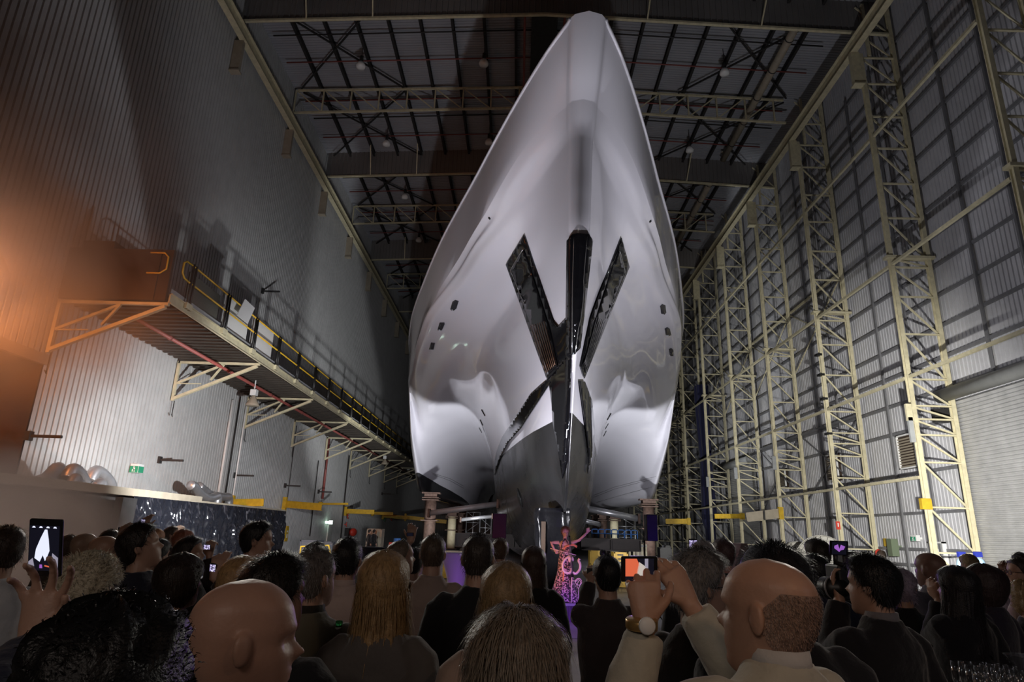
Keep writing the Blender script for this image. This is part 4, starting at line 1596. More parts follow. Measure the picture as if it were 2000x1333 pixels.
def hair_mesh(kind, MH, th, seed, fuzz=0, L=.2, flen=.04):
    rnd = random.Random(seed)
    b = MB(True)
    c = Vector((0, -.008, .12))
    hl_tab = [(0, .198), (35, .19), (60, .170), (80, .125), (95, .105), (115, .065), (150, .035), (180, .028)]
    if kind == 'long':
        hl_tab = [(0, .195), (35, .175), (60, .12), (75, .03), (180, -.01)]
    if kind in ('bob', 'curly'):
        hl_tab = [(0, .18), (35, .16), (60, .12), (80, .06), (100, .02), (180, -.005)]
    if kind == 'receding':
        hl_tab = [(0, .226), (35, .215), (60, .178), (80, .125), (95, .105), (115, .065), (150, .035), (180, .028)]
    na, nt = 44, 16
    surf = []

    def P(az, t, extra=0.0):
        a = abs(math.degrees(az))
        a = 360 - a if a > 180 else a
        hl = interp(hl_tab, a)
        if kind == 'fringe':
            top = .172 if a > 120 else .172 - (120 - a) * .0016
            z = top + (hl - top) * t
        else:
            z = hl + (.2345 - hl) * math.cos(t * PI / 2) ** (1.0 if kind != 'long' else 1.0)
        zz = max(z, 0)
        p = head_pt(az, zz, False)
        if z < 0:
            p.z = z
        d = (p - c).normalized()
        if d.z < -.2:
            d.z = -.2
            d.normalize()
        if kind == 'fringe':
            pr = math.sin(min(1, max(0, t)) * PI) ** .5 if t > 0 else 0
        else:
            pr = min(1.0, (1 - t) / .14) ** .6 if t < 1 else 0
            if kind in ('long', 'bob', 'curly') and a > 60:
                pr = max(pr, .75)
        nz = noise.noise(Vector((math.sin(az) * 5 + seed, math.cos(az) * 5, z * 34)))
        nz2 = noise.noise(Vector((math.sin(az) * 16 + seed, math.cos(az) * 16, z * 14)))
        amp = {'curly': .020, 'fringe': .003, 'short': .004, 'long': .004, 'bob': .008, 'receding': .004, 'wavy': .01}.get(kind, .004)
        return p + d * (.002 + th * pr + amp * (nz + .6 * nz2) * min(1, pr + .1) + extra)
    if kind == 'fringe':
        azs = [math.radians(98 + (262 - 98) * j / na) for j in range(na + 1)]
    else:
        azs = [2 * PI * j / na for j in range(na + 1)]
    for i in range(nt + 1):
        surf.append([P(az if az <= PI else az - 2 * PI, i / nt) for az in azs])
    b.grid(surf)
    # inner lining ring so that the cap closes on the head
    ring = [p.lerp(c, .18) for p in surf[-1]]
    b.grid([surf[-1], ring])
    if kind == 'long':
        rows = []
        n2 = 30
        for i in range(17):
            t = i / 16
            z = .13 - (L + .13) * t
            row = []
            for j in range(n2 + 1):
                a = math.radians(66 + (294 - 66) * j / n2)
                a_ = a if a <= PI else a - 2 * PI
                ww = .088 + .018 * min(1, max(0, t - .15) * 1.6) - .02 * max(0, t - .75)
                bb_ = .108 + th * .6 + .035 * min(1, max(0, (t - .3)) * 1.5)
                sx, cy = math.sin(a_), math.cos(a_)
                nz = .008 * noise.noise(Vector((j * .9 + seed, t * 2.5, 1))) + .004 * math.sin(j * 2.1 + seed)
                p = Vector((sx * (ww + nz + th * .4), (cy * (bb_ if cy < 0 else .09)) - abs(nz) - .0, z + .015 * math.sin(j * 1.3)))
                row.append(p)
            rows.append(row)
        b.grid(rows)
        inn = [[Vector((p.x * .8, p.y * .78, p.z)) for p in r] for r in rows]
        b.grid(inn)
        b.grid([rows[-1], inn[-1]])
        for e in (0, -1):
            b.grid([[r[e] for r in rows], [r[e] for r in inn]])
        surf2 = rows
    # strands
    for k in range(fuzz):
        if kind == 'long' and rnd.random() < .6:
            i = rnd.randrange(0, 14)
            j = rnd.randrange(0, n2 + 1)
            p = surf2[i][j]
            out = Vector((p.x, p.y, 0)).normalized()
            d = Vector((0, 0, -1)) + out * rnd.uniform(-.02, .10) + Vector((rnd.uniform(-.12, .12), rnd.uniform(-.12, .12), 0))
            l = rnd.uniform(.05, .13)
        else:
            j = rnd.randrange(0, na)
            t = rnd.random() ** .8
            az = azs[j] + rnd.uniform(-.05, .05)
            az = az if az <= PI else az - 2 * PI
            p = P(az, t)
            q = P(az, min(1, t + .06))
            dn = (q - p).normalized() if (q - p).length > 1e-5 else Vector((0, 0, -1))
            out = (p - c).normalized()
            if kind == 'curly':
                d = out * rnd.uniform(.0, .5) + Vector((rnd.uniform(-1, 1), rnd.uniform(-1, 1), rnd.uniform(-1, 1)))
            elif kind in ('long', 'bob', 'wavy'):
                d = dn + out * rnd.uniform(.0, .22) + Vector((rnd.uniform(-.2, .2), rnd.uniform(-.2, .2), 0))
            else:
                d = dn * .7 + out * rnd.uniform(.15, .8) + Vector((rnd.uniform(-.3, .3), rnd.uniform(-.3, .3), rnd.uniform(-.1, .3)))
            l = flen * rnd.uniform(.5, 1.2)
        d = d.normalized()
        s_ = d.cross(out)
        if s_.length < 1e-3:
            continue
        s_ = s_.normalized() * .0011
        m_ = p + d * l * .55 + out * l * .06
        e_ = p + d * l + (Vector((0, 0, -1)) * l * .25)
        b.add([p - s_, p + s_, m_ + s_ * .8, m_ - s_ * .8, e_], [(0, 1, 2, 3), (3, 2, 4)])
    b.v = [tuple(MH @ Vector(v)) for v in b.v]
    return b


def person(label, x, top, w, yaw=0, hyaw=0, pitch=.22, hair=('short', (.02, .015, .012), .012), skin=(.42, .25, .18), cloth='suit', col=(.015, .015, .018),
           arms=None, vx=.009, fuzz=400, hw=.17, glasses=False, L=.2, female=False, Zc=None, collar=None, curl=None, H=None, hs=1.0, trousers=(.02, .02, .025), flen=.03,
           beard=False, extra=None, eyes=True, low=False, lift=.31):
    Zc = Zc or hw * FOC / w
    topw = Vector((0, 0, CAM_H)) + ray(x, top) * (Zc / FOC)
    if hair and hair[0] != 'fringe':
        topw.z -= hair[2] * .95
    yaw, hyaw = math.radians(yaw), math.radians(hyaw)
    H = H or max(1.45, topw.z)
    t = thing('person', label, 'person', (topw.x, topw.y, 0), yaw, group=None)
    seed = int(x * 7 + top) % 1000
    k = H / 1.8
    MH = body_frame(H - .0, hyaw, pitch, hs)
    # shift body so that the head top lands on the ray despite the pitch
    ht = MH @ Vector((0, -.01, .235))
    dx = Matrix.Rotation(yaw, 3, 'Z') @ Vector((ht.x, ht.y, 0))
    t.location = (topw.x - dx.x, topw.y - dx.y, topw.z - ht.z if abs(topw.z - ht.z) < .0 else 0)
    dz = topw.z - ht.z
    MH = Matrix.Translation((0, 0, dz)) @ MH
    S = H + dz   # stature used by the body
    sw = .175 if female else .198
    zs = S - lift
    b = MB(True)
    # head
    nz_, na_ = 30, 40
    rows = []
    zz = [0.0, .008] + [.016 + (.235 - .016) * (i / (nz_)) for i in range(nz_ + 1)]
    for z in zz:
        rows.append([MH @ head_pt(2 * PI * j / na_ - PI, z) for j in range(na_)])
    n0 = len(b.v)
    b.grid(rows, True)
    b.f.append(tuple(n0 + j for j in range(na_)))
    b.f.append(tuple(n0 + (len(zz) - 1) * na_ + j for j in range(na_))[::-1])
    for s_ in (-1, 1):   # ears
        Re = (MH.to_3x3() @ Matrix.Rotation(s_ * .35, 3, 'Z') @ Matrix.Rotation(-.15, 3, 'X')).normalized()
        b.ell(MH @ Vector((s_ * .078, -.010, .118)), (.010 * hs, .018 * hs, .031 * hs), 10, 8, Re)
        b.ell(MH @ Vector((s_ * .082, -.018, .124)), (.008 * hs, .011 * hs, .024 * hs), 10, 8, Re)
    nb, nt_ = Vector((0, -.035, zs + .02)), MH @ Vector((0, -.022, .04))
    nr = .052 if female else .060
    b.tube([nb + Vector((0, 0, -.05)), nb, nb.lerp(nt_, .5), nt_ + Vector((0, 0, .02))], [(nr * 1.5, nr * 1.2), (nr * 1.15, nr * 1.05), nr, nr * .96], 16)
    # torso
    ch = .105 if female else .118
    tor = [(.50 * S, .155, .105, 0), (.55 * S, .16, .11, 0), (.62 * S, .135 if female else .15, .098, .005), (.70 * S, .15 if female else .17, ch, .005), (zs - .085, sw - .03, ch, -.01), (zs - .035, sw - .055, ch * .85, -.02), (zs + .01, sw - .095, .072, -.03), (zs + .045, .07, .055, -.035)]

    def ring_tube(bb, rings, grow=0.0, n=24, sq=.75):
        rr = []
        for z, rx, ry, yo in rings:
            row = []
            for j in range(n):
                a = 2 * PI * j / n
                ca, sa = math.cos(a), math.sin(a)
                row.append(((rx + grow) * math.copysign(abs(ca) ** sq, ca), yo + (ry + grow) * math.copysign(abs(sa) ** sq, sa), z))
            rr.append(row)
        n0 = len(bb.v)
        bb.grid(rr, True)
        bb.f.append(tuple(n0 + j for j in range(n))[::-1])
        bb.f.append(tuple(n0 + (len(rr) - 1) * n + j for j in range(n)))
    ring_tube(b, tor, -.012)
    # arms
    shj = [Vector((s_ * (sw - .02), -.02, zs - .025)) for s_ in (-1, 1)]
    Mi = (Matrix.Translation(t.location) @ Matrix.Rotation(yaw, 4, 'Z')).inverted()
    Mi3 = Mi.to_3x3()
    arms = arms or {}
    sl = MB(True)
    wrists = []
    for s_ in (-1, 1):
        sh = shj[0 if s_ < 0 else 1]
        spec = arms.get('L' if s_ < 0 else 'R')
        if spec:
            tg = Mi @ Vector(spec['w'])
            hint = Vector(spec.get('hint', (s_ * .6, -.1, -1)))
            fd = Mi3 @ Vector(spec.get('fd', (0, .3, 1)))
            pn = Mi3 @ Vector(spec.get('pn', (0, 1, 0)))
        else:
            tg = Vector((s_ * (sw + .03), .05, zs - .52))
            hint = Vector((s_ * .3, -1, 0))
            fd = Vector((-s_ * .05, .12, -1))
            pn = Vector((-s_, 0, 0))
            spec = {}
        l1, l2 = spec.get('l', (.29, .26))
        el, tg = ik(sh, tg, l1, l2, hint)
        R_ = [.052, .049, .042, .037, .038, .033, .025]
        pth = [sh, sh.lerp(el, .33), sh.lerp(el, .7), el, el.lerp(tg, .3), el.lerp(tg, .65), tg]
        b.tube(pth, R_, 12)
        hand(b, tg, fd, pn, side=spec.get('side', -s_), curl=spec.get('curl', .3), thumb=spec.get('thumb', .7), spread=spec.get('spread', .1), sc_=spec.get('sc', 1.0))
        g = .016 if cloth in ('suit', 'coat') else .011
        if cloth == 'sleeveless':
            pass
        elif cloth == 'tee':
            sl.tube([sh + Vector((-s_ * .075, 0, .02)), sh + Vector((-s_ * .03, 0, .008)), sh.lerp(el, .15), sh.lerp(el, .5), sh.lerp(el, .62)], [.03, .055, .063, .060, .062], 14)
        else:
            e = spec.get('cuff', .93)
            wv = [(el - sh).normalized(), (tg - el).normalized()]
            sl.tube([sh + Vector((-s_ * .08, 0, .022)), sh + Vector((-s_ * .035, 0, .010)), sh + wv[0] * .03, sh.lerp(el, .33), sh.lerp(el, .7), el, el.lerp(tg, .3), el.lerp(tg, .65), el.lerp(tg, e)],
                    [.03, .045 + g, .056 + g, .056 + g, .051 + g, .049 + g, .047 + g, .040 + g, .034 + g], 14)
        wrists.append((el, tg))
    # legs
    for s_ in (-1, 1):
        b.tube([(s_ * .085, 0, .52 * S), (s_ * .09, 0, .40 * S), (s_ * .09, .01, .28 * S), (s_ * .09, -.01, .16 * S), (s_ * .09, -.015, .06)], [.085, .075, .055, .050, .036], 10)
        b.tube([(s_ * .09, -.05, .04), (s_ * .095, .05, .045), (s_ * .10, .16, .03)], [(.038, .036), (.042, .04), (.035, .024)], 10)
    bo = b.build('body', cm('skin', skin), t, local=True)
    remesh(bo, vx, 2)
    # clothing
    g = {'suit': .018, 'coat': .03, 'shirt': .012, 'tee': .010, 'sleeveless': .012, 'vest': .03}.get(cloth, .015)
    low_z = .30 * S if cloth == 'coat' else .47 * S
    rings = [(low_z, .185 if cloth == 'coat' else .17, .13, 0)] + [(z, rx + g, ry + g, yo) for z, rx, ry, yo in tor[1:]]
    jb = MB(True)
    jb.v, jb.f = sl.v, sl.f
    ring_tube(jb, rings, 0)
    if cloth in ('suit', 'coat', 'shirt'):
        jb.tube([(0, -.03, zs + .03), (0, -.035, zs + .075)], [(nr + .034, nr + .028), (nr + .016, nr + .014)], 16)
    nm = {'suit': 'jacket', 'coat': 'coat', 'shirt': 'shirt', 'tee': 'shirt', 'sleeveless': 'top', 'vest': 'jacket'}[cloth]
    jo = jb.build(nm, cm('cloth', col), t, local=True)
    remesh(jo, max(vx, .011), 4)
    if not low:
        dm = jo.modifiers.new('folds', 'DISPLACE')
        tx = bpy.data.textures.get('folds') or bpy.data.textures.new('folds', 'CLOUDS')
        tx.noise_scale = .09
        dm.texture = tx
        dm.strength = .016
        dm.mid_level = .5
    if collar:
        cb = MB(True)
        cb.tube([(0, -.033, zs + .055), (0, -.034, zs + .098)], [(nr + .012, nr + .008), (nr + .006, nr + .003)], 18)
        cb.build('shirt_collar', cm('cloth', collar), t, local=True)
    tb = MB(True)
    for s_ in (-1, 1):
        tb.tube([(s_ * .08, 0, .53 * S), (s_ * .09, 0, .40 * S), (s_ * .092, .01, .28 * S), (s_ * .092, -.01, .16 * S), (s_ * .092, -.015, .05)], [.10, .092, .074, .068, .066], 12)
    ring_tube(tb, [(.46 * S, .15, .115, 0), (.55 * S, .165, .12, 0)])
    remesh(tb.build('trousers', cm('cloth', trousers), t, local=True), .02, 3)
    sb = MB(True)
    for s_ in (-1, 1):
        sb.tube([(s_ * .09, -.06, .04), (s_ * .095, .05, .05), (s_ * .10, .175, .03)], [(.045, .042), (.048, .048), (.04, .03)], 10)
    sb.build('shoes', M['black'], t, local=True)
    if hair:
        hb = hair_mesh(hair[0], MH, hair[2], seed, fuzz, L, flen)
        hb.build('hair', cm('hair', hair[1]), t, local=True)
    if glasses:
        gb = MB(True)
        for s_ in (-1, 1):
            cc = MH @ Vector((s_ * .032, .094, .122))
            pts = [MH @ Vector((s_ * .032 + .023 * math.cos(a), .094 - .012 * abs(math.cos(a)) * 0, .120 + .018 * math.sin(a))) for a in [2 * PI * q / 16 for q in range(17)]]
            gb.tube(pts, .0018, 5)
            gb.tube([MH @ Vector((s_ * .055, .093, .125)), MH @ Vector((s_ * .076, .06, .125)), MH @ Vector((s_ * .080, -.005, .125))], .0018, 5)
        gb.tube([MH @ Vector((-.009, .094, .124)), MH @ Vector((.009, .094, .124))], .0018, 5)
        gb.build('glasses', M['blackmetal'], t, local=True)
    if eyes:
        eb = MB(True)
        for s_ in (-1, 1):
            eb.build('eyes', M['eyewhite'], t, local=True)
    return t


M['eyewhite'] = mat('eye', (.22, .19, .17), .2)
M['phonebody'] = mat('phone_case', (.01, .01, .012), .25)


def screen_mat(name, kind, es=1.5):
    m = bpy.data.materials.new(name)
    m.use_nodes = True
    nt = m.node_tree
    b = nt.nodes['Principled BSDF']
    b.inputs['Base Color'].default_value = (.01, .01, .01, 1)
    b.inputs['Roughness'].default_value = .15
    tc = nt.nodes.new('ShaderNodeTexCoord')
    n = nt.nodes.new('ShaderNodeTexNoise')
    n.inputs['Scale'].default_value = 3.5
    nt.links.new(tc.outputs['Generated'], n.inputs['Vector'])
    r = nt.nodes.new('ShaderNodeValToRGB')
    cr = {'warm': [(.35, (.02, .01, .01)), (.5, (.55, .10, .04)), (.62, (.7, .6, .55))], 'cool': [(.35, (.02, .02, .03)), (.5, (.25, .2, .4)), (.62, (.8, .8, .95))],
          'dark': [(.45, (.01, .01, .02)), (.55, (.03, .02, .06)), (.7, (.3, .15, .4))]}[kind]
    e = r.color_ramp.elements
    e[0].position, e[0].color = cr[0][0], cr[0][1] + (1,)
    e[1].position, e[1].color = cr[1][0], cr[1][1] + (1,)
    q = e.new(cr[2][0])
    q.color = cr[2][1] + (1,)
    nt.links.new(n.outputs['Fac'], r.inputs['Fac'])
    nt.links.new(r.outputs['Color'], b.inputs['Emission Color'])
    b.inputs['Emission Strength'].default_value = es
    return m


M['scr_warm'] = screen_mat('screen_warm', 'warm')
M['scr_cool'] = screen_mat('screen_cool', 'cool')
M['scr_dark'] = screen_mat('screen_dark', 'dark')
M['scr_black'] = mat('screen_black', (.005, .005, .006), .15, emit=(.01, .01, .02), es=.5)
M['scr_white'] = mat('screen_bright', (.1, .1, .1), .2, emit=(.75, .78, .95), es=1.1)
M['scr_grey'] = mat('screen_grey', (.1, .1, .1), .2, emit=(.35, .33, .42), es=.8)
M['scr_red'] = mat('screen_red', (.1, .05, .05), .2, emit=(.75, .14, .06), es=.9)
M['scr_pale'] = mat('screen_pale', (.1, .1, .1), .2, emit=(.65, .58, .52), es=.8)
M['scr_purple'] = mat('screen_purple', (.1, .05, .1), .2, emit=(.35, .12, .55), es=.9)


def phone(label, x0, y0, x1, y1, Zc, tilt=0.0, kind='cool', name='phone', pic=None, into=None):
    """phone whose screen faces the camera, spanning the given photo box"""
    C0 = Vector((0, 0, CAM_H))
    a = C0 + ray(x0, y0) * (Zc / FOC)
    b_ = C0 + ray(x1, y0) * (Zc / FOC)
    c = C0 + ray(x0, y1) * (Zc / FOC)
    w, h = (b_ - a).length, (c - a).length
    ex, ez = (b_ - a).normalized(), (a - c).normalized()
    ey = ez.cross(ex)
    R = Matrix((ex, ey, ez)).transposed()
    R = R @ Matrix.Rotation(tilt, 3, 'Y')
    cen = (b_ + c) / 2
    t = into or thing(name, label, 'phone', cen)
    bb = MB()
    bb.box(cen, (w, .009, h), R=R)
    o = bb.build('monitor' if into else 'phone_case', M['phonebody'], t)
    bevel(o, .004, 3)
    land = w > h
    sb = MB()
    sw_, sh_ = (w * .78, h * .86) if land else (w * .88, h * .78)
    sgn = -1 if (R @ Vector((0, -1, 0))).dot(C0 - cen) > 0 else 1
    sb.box(cen + R @ Vector((0, sgn * .0052, 0)), (sw_, .0012, sh_), R=R)
    s = sb.build('screen', M['scr_' + kind], o if into else t)
    if pic:
        for (m, poly) in pic:
            pb = MB()
            pb.prism([cen + R @ Vector((u * sw_, sgn * .0062, v * sh_)) for u, v in poly], R @ Vector((0, sgn * .0003, 0)))
            pb.build('screen_picture', M[m], o if into else s)
    return t
def pt(x, y, Zc):
    return Vector((0, 0, CAM_H)) + ray(x, y) * (Zc / FOC)


BLK = (.012, .012, .014)
NAVY = (.014, .016, .035)
SK = (.42, .25, .18)
DH = (.018, .013, .010)
GREY = (.30, .28, .26)
BLOND = (.38, .24, .11)
BRN = (.07, .04, .022)

# ---- nearest people
wl = pt(72, 1300, 1.30)
person('person cut off at the bottom left with dark fuzzy hair, raising a phone', 222, 1178, 300, yaw=5, pitch=.15, hair=('curly', (.006, .005, .005), .016), Zc=.9, hs=1.05, col=NAVY, cloth='suit', vx=.006, fuzz=3500, flen=.010,
       arms={'L': dict(w=pt(86, 1200, 1.395), fd=(.02, .05, 1), pn=(0, -1, 0), curl=.42, hint=(-1, 0, -1), spread=.30, side=1, cuff=.85, thumb=.8)})
ship_pic = [('scr_white', [(-.30, -.22), (-.26, -.02), (-.12, .22), (.02, .42), (.1, .42), (.16, .2), (.2, -.05), (.12, -.2), (.06, -.28), (-.02, -.15), (-.12, -.3)]),
            ('scr_grey', [(-.5, -.38), (-.5, -.3), (-.36, -.22), (-.3, -.4)]), ('scr_grey', [(.5, -.42), (.5, -.2), (.3, -.1), (.26, -.4)]),
            ('scr_purple', [(-.12, -.44), (-.02, -.44), (-.04, -.36), (-.12, -.36)]), ('scr_red', [(.05, -.40), (.4, -.44), (.4, -.41), (.05, -.37)])] + \
    [('scr_white', [(u - .06, .455), (u + .06, .455), (u + .03, .49), (u - .03, .49)]) for u in (-.36, -.12, .12, .36)]
phone('black phone held upright at the far left, its screen showing the ship', 57, 1014, 122, 1126, 1.36, .04, 'black', pic=ship_pic)

person('bald man in the lower left foreground turned to the right', 482, 1131, 185, yaw=-35, hyaw=-28, pitch=.02, hair=None, Zc=1.36, hs=1.08, col=NAVY, vx=.005, skin=(.42, .24, .17), collar=(.2, .2, .22))
person('dark haired man right behind the bald foreground man', 535, 1085, 100, yaw=-15, hyaw=-25, pitch=.12, hair=('short', DH, .018), Zc=2.1, col=BLK, fuzz=2500, vx=.008)
person('balding grey man in an olive jacket with a dark collar, beside the beer bottle', 612, 1074, 73, yaw=-10, hyaw=-22, pitch=.12, hair=('receding', (.16, .14, .13), .006), Zc=2.75, col=(.14, .125, .09), cloth='coat', collar=(.03, .025, .02), fuzz=1500,
       arms={'R': dict(w=pt(668, 1285, 2.65), fd=(-.1, .4, .7), pn=(-1, .2, 0), curl=.9, hint=(.3, -1, -.6))})
person('long blonde haired woman in a grey fur vest, seen from behind', 752, 1079, 88, yaw=0, pitch=.16, hair=('long', BLOND, .016), Zc=2.45, col=(.10, .09, .085), cloth='vest', fuzz=3500, female=True, L=.16, hs=1.05)
person('woman with long straight blonde hair and a beige jacket, nearer the aisle', 990, 1101, 98, yaw=0, pitch=.14, hair=('long', (.30, .20, .10), .016), Zc=2.3, col=(.34, .24, .19), fuzz=3500, female=True, L=.22)
person('grey blonde haired person low in the centre foreground', 1012, 1192, 165, yaw=8, pitch=.05, hair=('bob', (.24, .19, .14), .034), Zc=1.42, col=(.30, .22, .18), fuzz=7000, vx=.006, female=True, flen=.06, L=.1)
person('tall balding man in a black jacket left of the aisle', 935, 1047, 62, yaw=0, pitch=.12, hair=('receding', (.05, .04, .035), .004), Zc=3.3, col=BLK, fuzz=900)
person('bald man with a thin white fringe and cream jacket, photographing with both hands', 1504, 1092, 180, yaw=24, hyaw=24, pitch=.06, hair=('fringe', (.30, .19, .14), .0012), Zc=1.52, hs=1.10, lift=.285, col=(.46, .43, .35), cloth='suit', vx=.005, fuzz=5000, flen=.005, skin=(.45, .26, .18),
       arms={'L': dict(w=pt(1262, 1216, 1.62), fd=(-.02, .15, 1), pn=(.1, 1, .0), curl=1.05, hint=(-.3, .1, -1), side=-1, sc=1.05, cuff=.9),
             'R': dict(w=pt(1346, 1178, 1.80), fd=(-.55, .15, 1), pn=(-.3, 1, -.3), curl=.6, hint=(.5, .3, -1), side=1, sc=1.05, cuff=.9)}, collar=(.5, .48, .46))
phone('black phone held level above the aisle, its screen glowing orange', 1213, 1087, 1284, 1137, 1.74, .0, 'black', pic=[
    ('scr_red', [(-.5, -.3), (-.5, .5), (-.1, .5), (0, .2), (-.1, -.3)]), ('scr_pale', [(-.12, -.25), (-.02, .35), (.15, .2), (.33, .0), (.36, -.28)]), ('scr_grey', [(.18, -.05), (.18, .5), (.3, .5), (.3, -.1)])])
# watch
p = pt(1253, 1219, 1.60)
t = thing('wristwatch', 'gold watch with a pale face on the wrist of the bald photographer', 'watch', p)
b = MB(True)
b.lathe([(.037, -.012), (.040, -.008), (.040, .008), (.037, .012)], p, 22, Matrix.Rotation(.12, 3, 'X'))
b.build('strap', mat('gold_strap', (.5, .32, .12), .3, .7), t)
b = MB(True)
b.lathe([(.001, -.004), (.019, -.004), (.021, 0), (.018, .005), (.001, .005)], p + Vector((.006, -.041, 0)), 20, Matrix.Rotation(PI / 2, 3, 'X'))
b.build('dial', M['white'], t)

person('grey haired man with glasses in a dark suit, in profile behind the level phone', 1357, 1073, 92, yaw=-45, hyaw=-30, pitch=.05, hair=('short', (.18, .17, .165), .018), Zc=2.35, col=BLK, glasses=True, fuzz=2600, vx=.007)
person('dark coated person whose dark hair rises right behind the cream jacket man', 1512, 1067, 118, yaw=-8, pitch=.1, hair=('short', (.012, .010, .012), .022), Zc=1.98, col=(.012, .012, .015), fuzz=1800, cloth='coat', hs=1.1, lift=.29)
person('man in glasses aiming a small camera at the stage', 1187, 1087, 47, yaw=12, pitch=.1, hair=('short', (.008, .007, .008), .014), Zc=4.1, col=(.04, .03, .03), cloth='shirt', glasses=True,
       arms={'L': dict(w=pt(1153, 1134, 4.35), fd=(.2, .5, .8), pn=(.3, .9, 0), curl=.8, hint=(-.1, .3, -1))})
b = MB()
p = pt(1160, 1122, 4.4)
b.box(p, (.10, .05, .075))
b.box(p + Vector((.0, .05, 0)), (.05, .07, .05))
tag(b.build('camera', M['black']), 'small dark camera held by the man in glasses near the stage', 'camera')
person('man in a cream shirt seen from behind near the grey boxes', 680, 1053, 54, yaw=0, pitch=.06, hair=('short', (.016, .012, .012), .007), Zc=3.7, col=(.52, .40, .36), cloth='shirt', fuzz=700, collar=(.52, .40, .36))
person('balding man in a pale shirt seen from behind, left of the black jacket man', 847, 1047, 46, yaw=0, pitch=.12, hair=('receding', (.10, .07, .05), .004), Zc=4.2, col=(.34, .25, .21), cloth='shirt', fuzz=500)
person('balding man looking right, just left of the pale shirt man', 780, 1057, 46, yaw=-40, hyaw=-30, pitch=.1, hair=('receding', (.16, .12, .09), .005), Zc=4.8, col=(.05, .04, .045), fuzz=500)
person('person with an arm raised to hold up a phone left of the purple table', 808, 1072, 34, yaw=-10, pitch=.15, hair=('short', DH, .012), Zc=5.6, col=(.04, .03, .03), cloth='tee', arms={'L': dict(w=pt(803, 1056, 5.4), fd=(.0, .1, 1), pn=(0, 1, 0), curl=.6, hint=(-1, 0, -.2))}, low=True)
phone('small dark phone held above the head left of the pale shirt man', 794, 1041, 808, 1048, 5.4, .0, 'black')
person('brown haired man right of the black jacket man', 977, 1053, 29, yaw=0, pitch=.15, hair=('short', (.14, .08, .05), .008), Zc=6.6, col=(.03, .03, .03), low=True, eyes=False)
person('long haired woman in dark clothes standing just left of the performer', 1043, 1069, 46, yaw=0, pitch=.16, hair=('long', (.07, .04, .03), .014), Zc=4.7, col=BLK, cloth='coat', fuzz=1200, female=True, L=.2)
person('man peering over the balding olive jacket man', 616, 1060, 42, yaw=-10, pitch=.05, hair=('short', DH, .01), Zc=4.9, col=BLK, low=True)
person('tall man in a dark suit and white collar in profile against the plastic sheet', 503, 1020, 48, yaw=-30, hyaw=-45, pitch=.05, hair=('short', (.012, .01, .01), .010), Zc=4.3, col=BLK, collar=(.55, .5, .5), fuzz=900)
person('woman with smooth golden hair in front of the tall suited man', 472, 1088, 72, yaw=0, pitch=.1, hair=('long', (.42, .25, .11), .012), Zc=2.8, col=(.03, .02, .02), female=True, fuzz=2200, L=.1)
# ---- left group
person('man with short dark hair at the left edge in a white shirt', 18, 1030, 66, yaw=20, hyaw=25, pitch=.0, hair=('short', (.05, .03, .022), .014), Zc=3.4, col=(.55, .55, .57), cloth='shirt', fuzz=1500)
person('white haired woman with glasses and a light jacket looking down', 190, 1086, 84, yaw=-25, hyaw=-40, pitch=-.25, hair=('curly', (.62, .54, .40), .026), Zc=2.75, col=(.46, .38, .32), glasses=True, female=True, fuzz=6000, vx=.007, skin=(.5, .33, .25), flen=.03)
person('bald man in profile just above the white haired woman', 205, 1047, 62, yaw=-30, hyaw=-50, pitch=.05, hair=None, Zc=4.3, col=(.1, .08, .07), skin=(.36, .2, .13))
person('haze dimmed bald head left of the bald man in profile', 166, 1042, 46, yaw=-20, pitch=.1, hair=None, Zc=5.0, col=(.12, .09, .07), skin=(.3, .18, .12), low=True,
       arms={'R': dict(w=pt(240, 1049, 5.4), fd=(0, .1, 1), pn=(0, 1, 0), curl=.7, hint=(1, 0, -.5))})
person('dark haired man in a navy suit gazing up right, tallest of the left group', 264, 1026, 64, yaw=-25, hyaw=-40, pitch=.35, hair=('short', (.02, .013, .01), .014), Zc=3.55, col=(.02, .02, .035), fuzz=1200)
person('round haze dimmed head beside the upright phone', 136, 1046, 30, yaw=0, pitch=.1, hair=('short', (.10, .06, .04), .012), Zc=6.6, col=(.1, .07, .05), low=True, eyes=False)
person('dark head in haze between the bald man and the tall navy suit', 216, 1036, 30, yaw=0, pitch=.1, hair=('short', (.03, .02, .015), .012), Zc=6.2, col=(.03, .02, .02), low=True, eyes=False,
       arms={'R': dict(w=pt(281, 1034, 6.0), fd=(0, .1, 1), pn=(0, 1, 0), curl=.7, hint=(1, 0, -.5))})
person('person with orange lit hair in front of the plastic sheet', 304, 1034, 28, yaw=0, pitch=.15, hair=('bob', (.5, .22, .1), .014), Zc=7.2, col=(.06, .03, .02), low=True, eyes=False)  # orange glow is put into the hair colour
person('grey haired man facing right close to the plastic sheet', 334, 1029, 21, yaw=-40, hyaw=-30, pitch=.2, hair=('short', (.16, .12, .1), .010), Zc=9.0, col=(.04, .03, .03), low=True)
person('pale haired person partly behind the grey haired man at the sheet', 350, 1028, 14, yaw=-20, pitch=.2, hair=('short', (.45, .4, .35), .012), Zc=11.5, col=(.04, .03, .03), low=True, eyes=False)
person('person with hair tinted as if orange lit beside the creased plastic', 358, 1035, 32, yaw=-20, pitch=.15, hair=('bob', (.35, .12, .07), .014), Zc=6.6, col=(.05, .02, .02), low=True, eyes=False)  # orange light painted in as hair colour
person('dark haired person below the orange lit hair', 308, 1053, 40, yaw=-20, pitch=.1, hair=('short', (.02, .014, .012), .018), Zc=5.2, col=(.25, .2, .17), low=True, eyes=False)
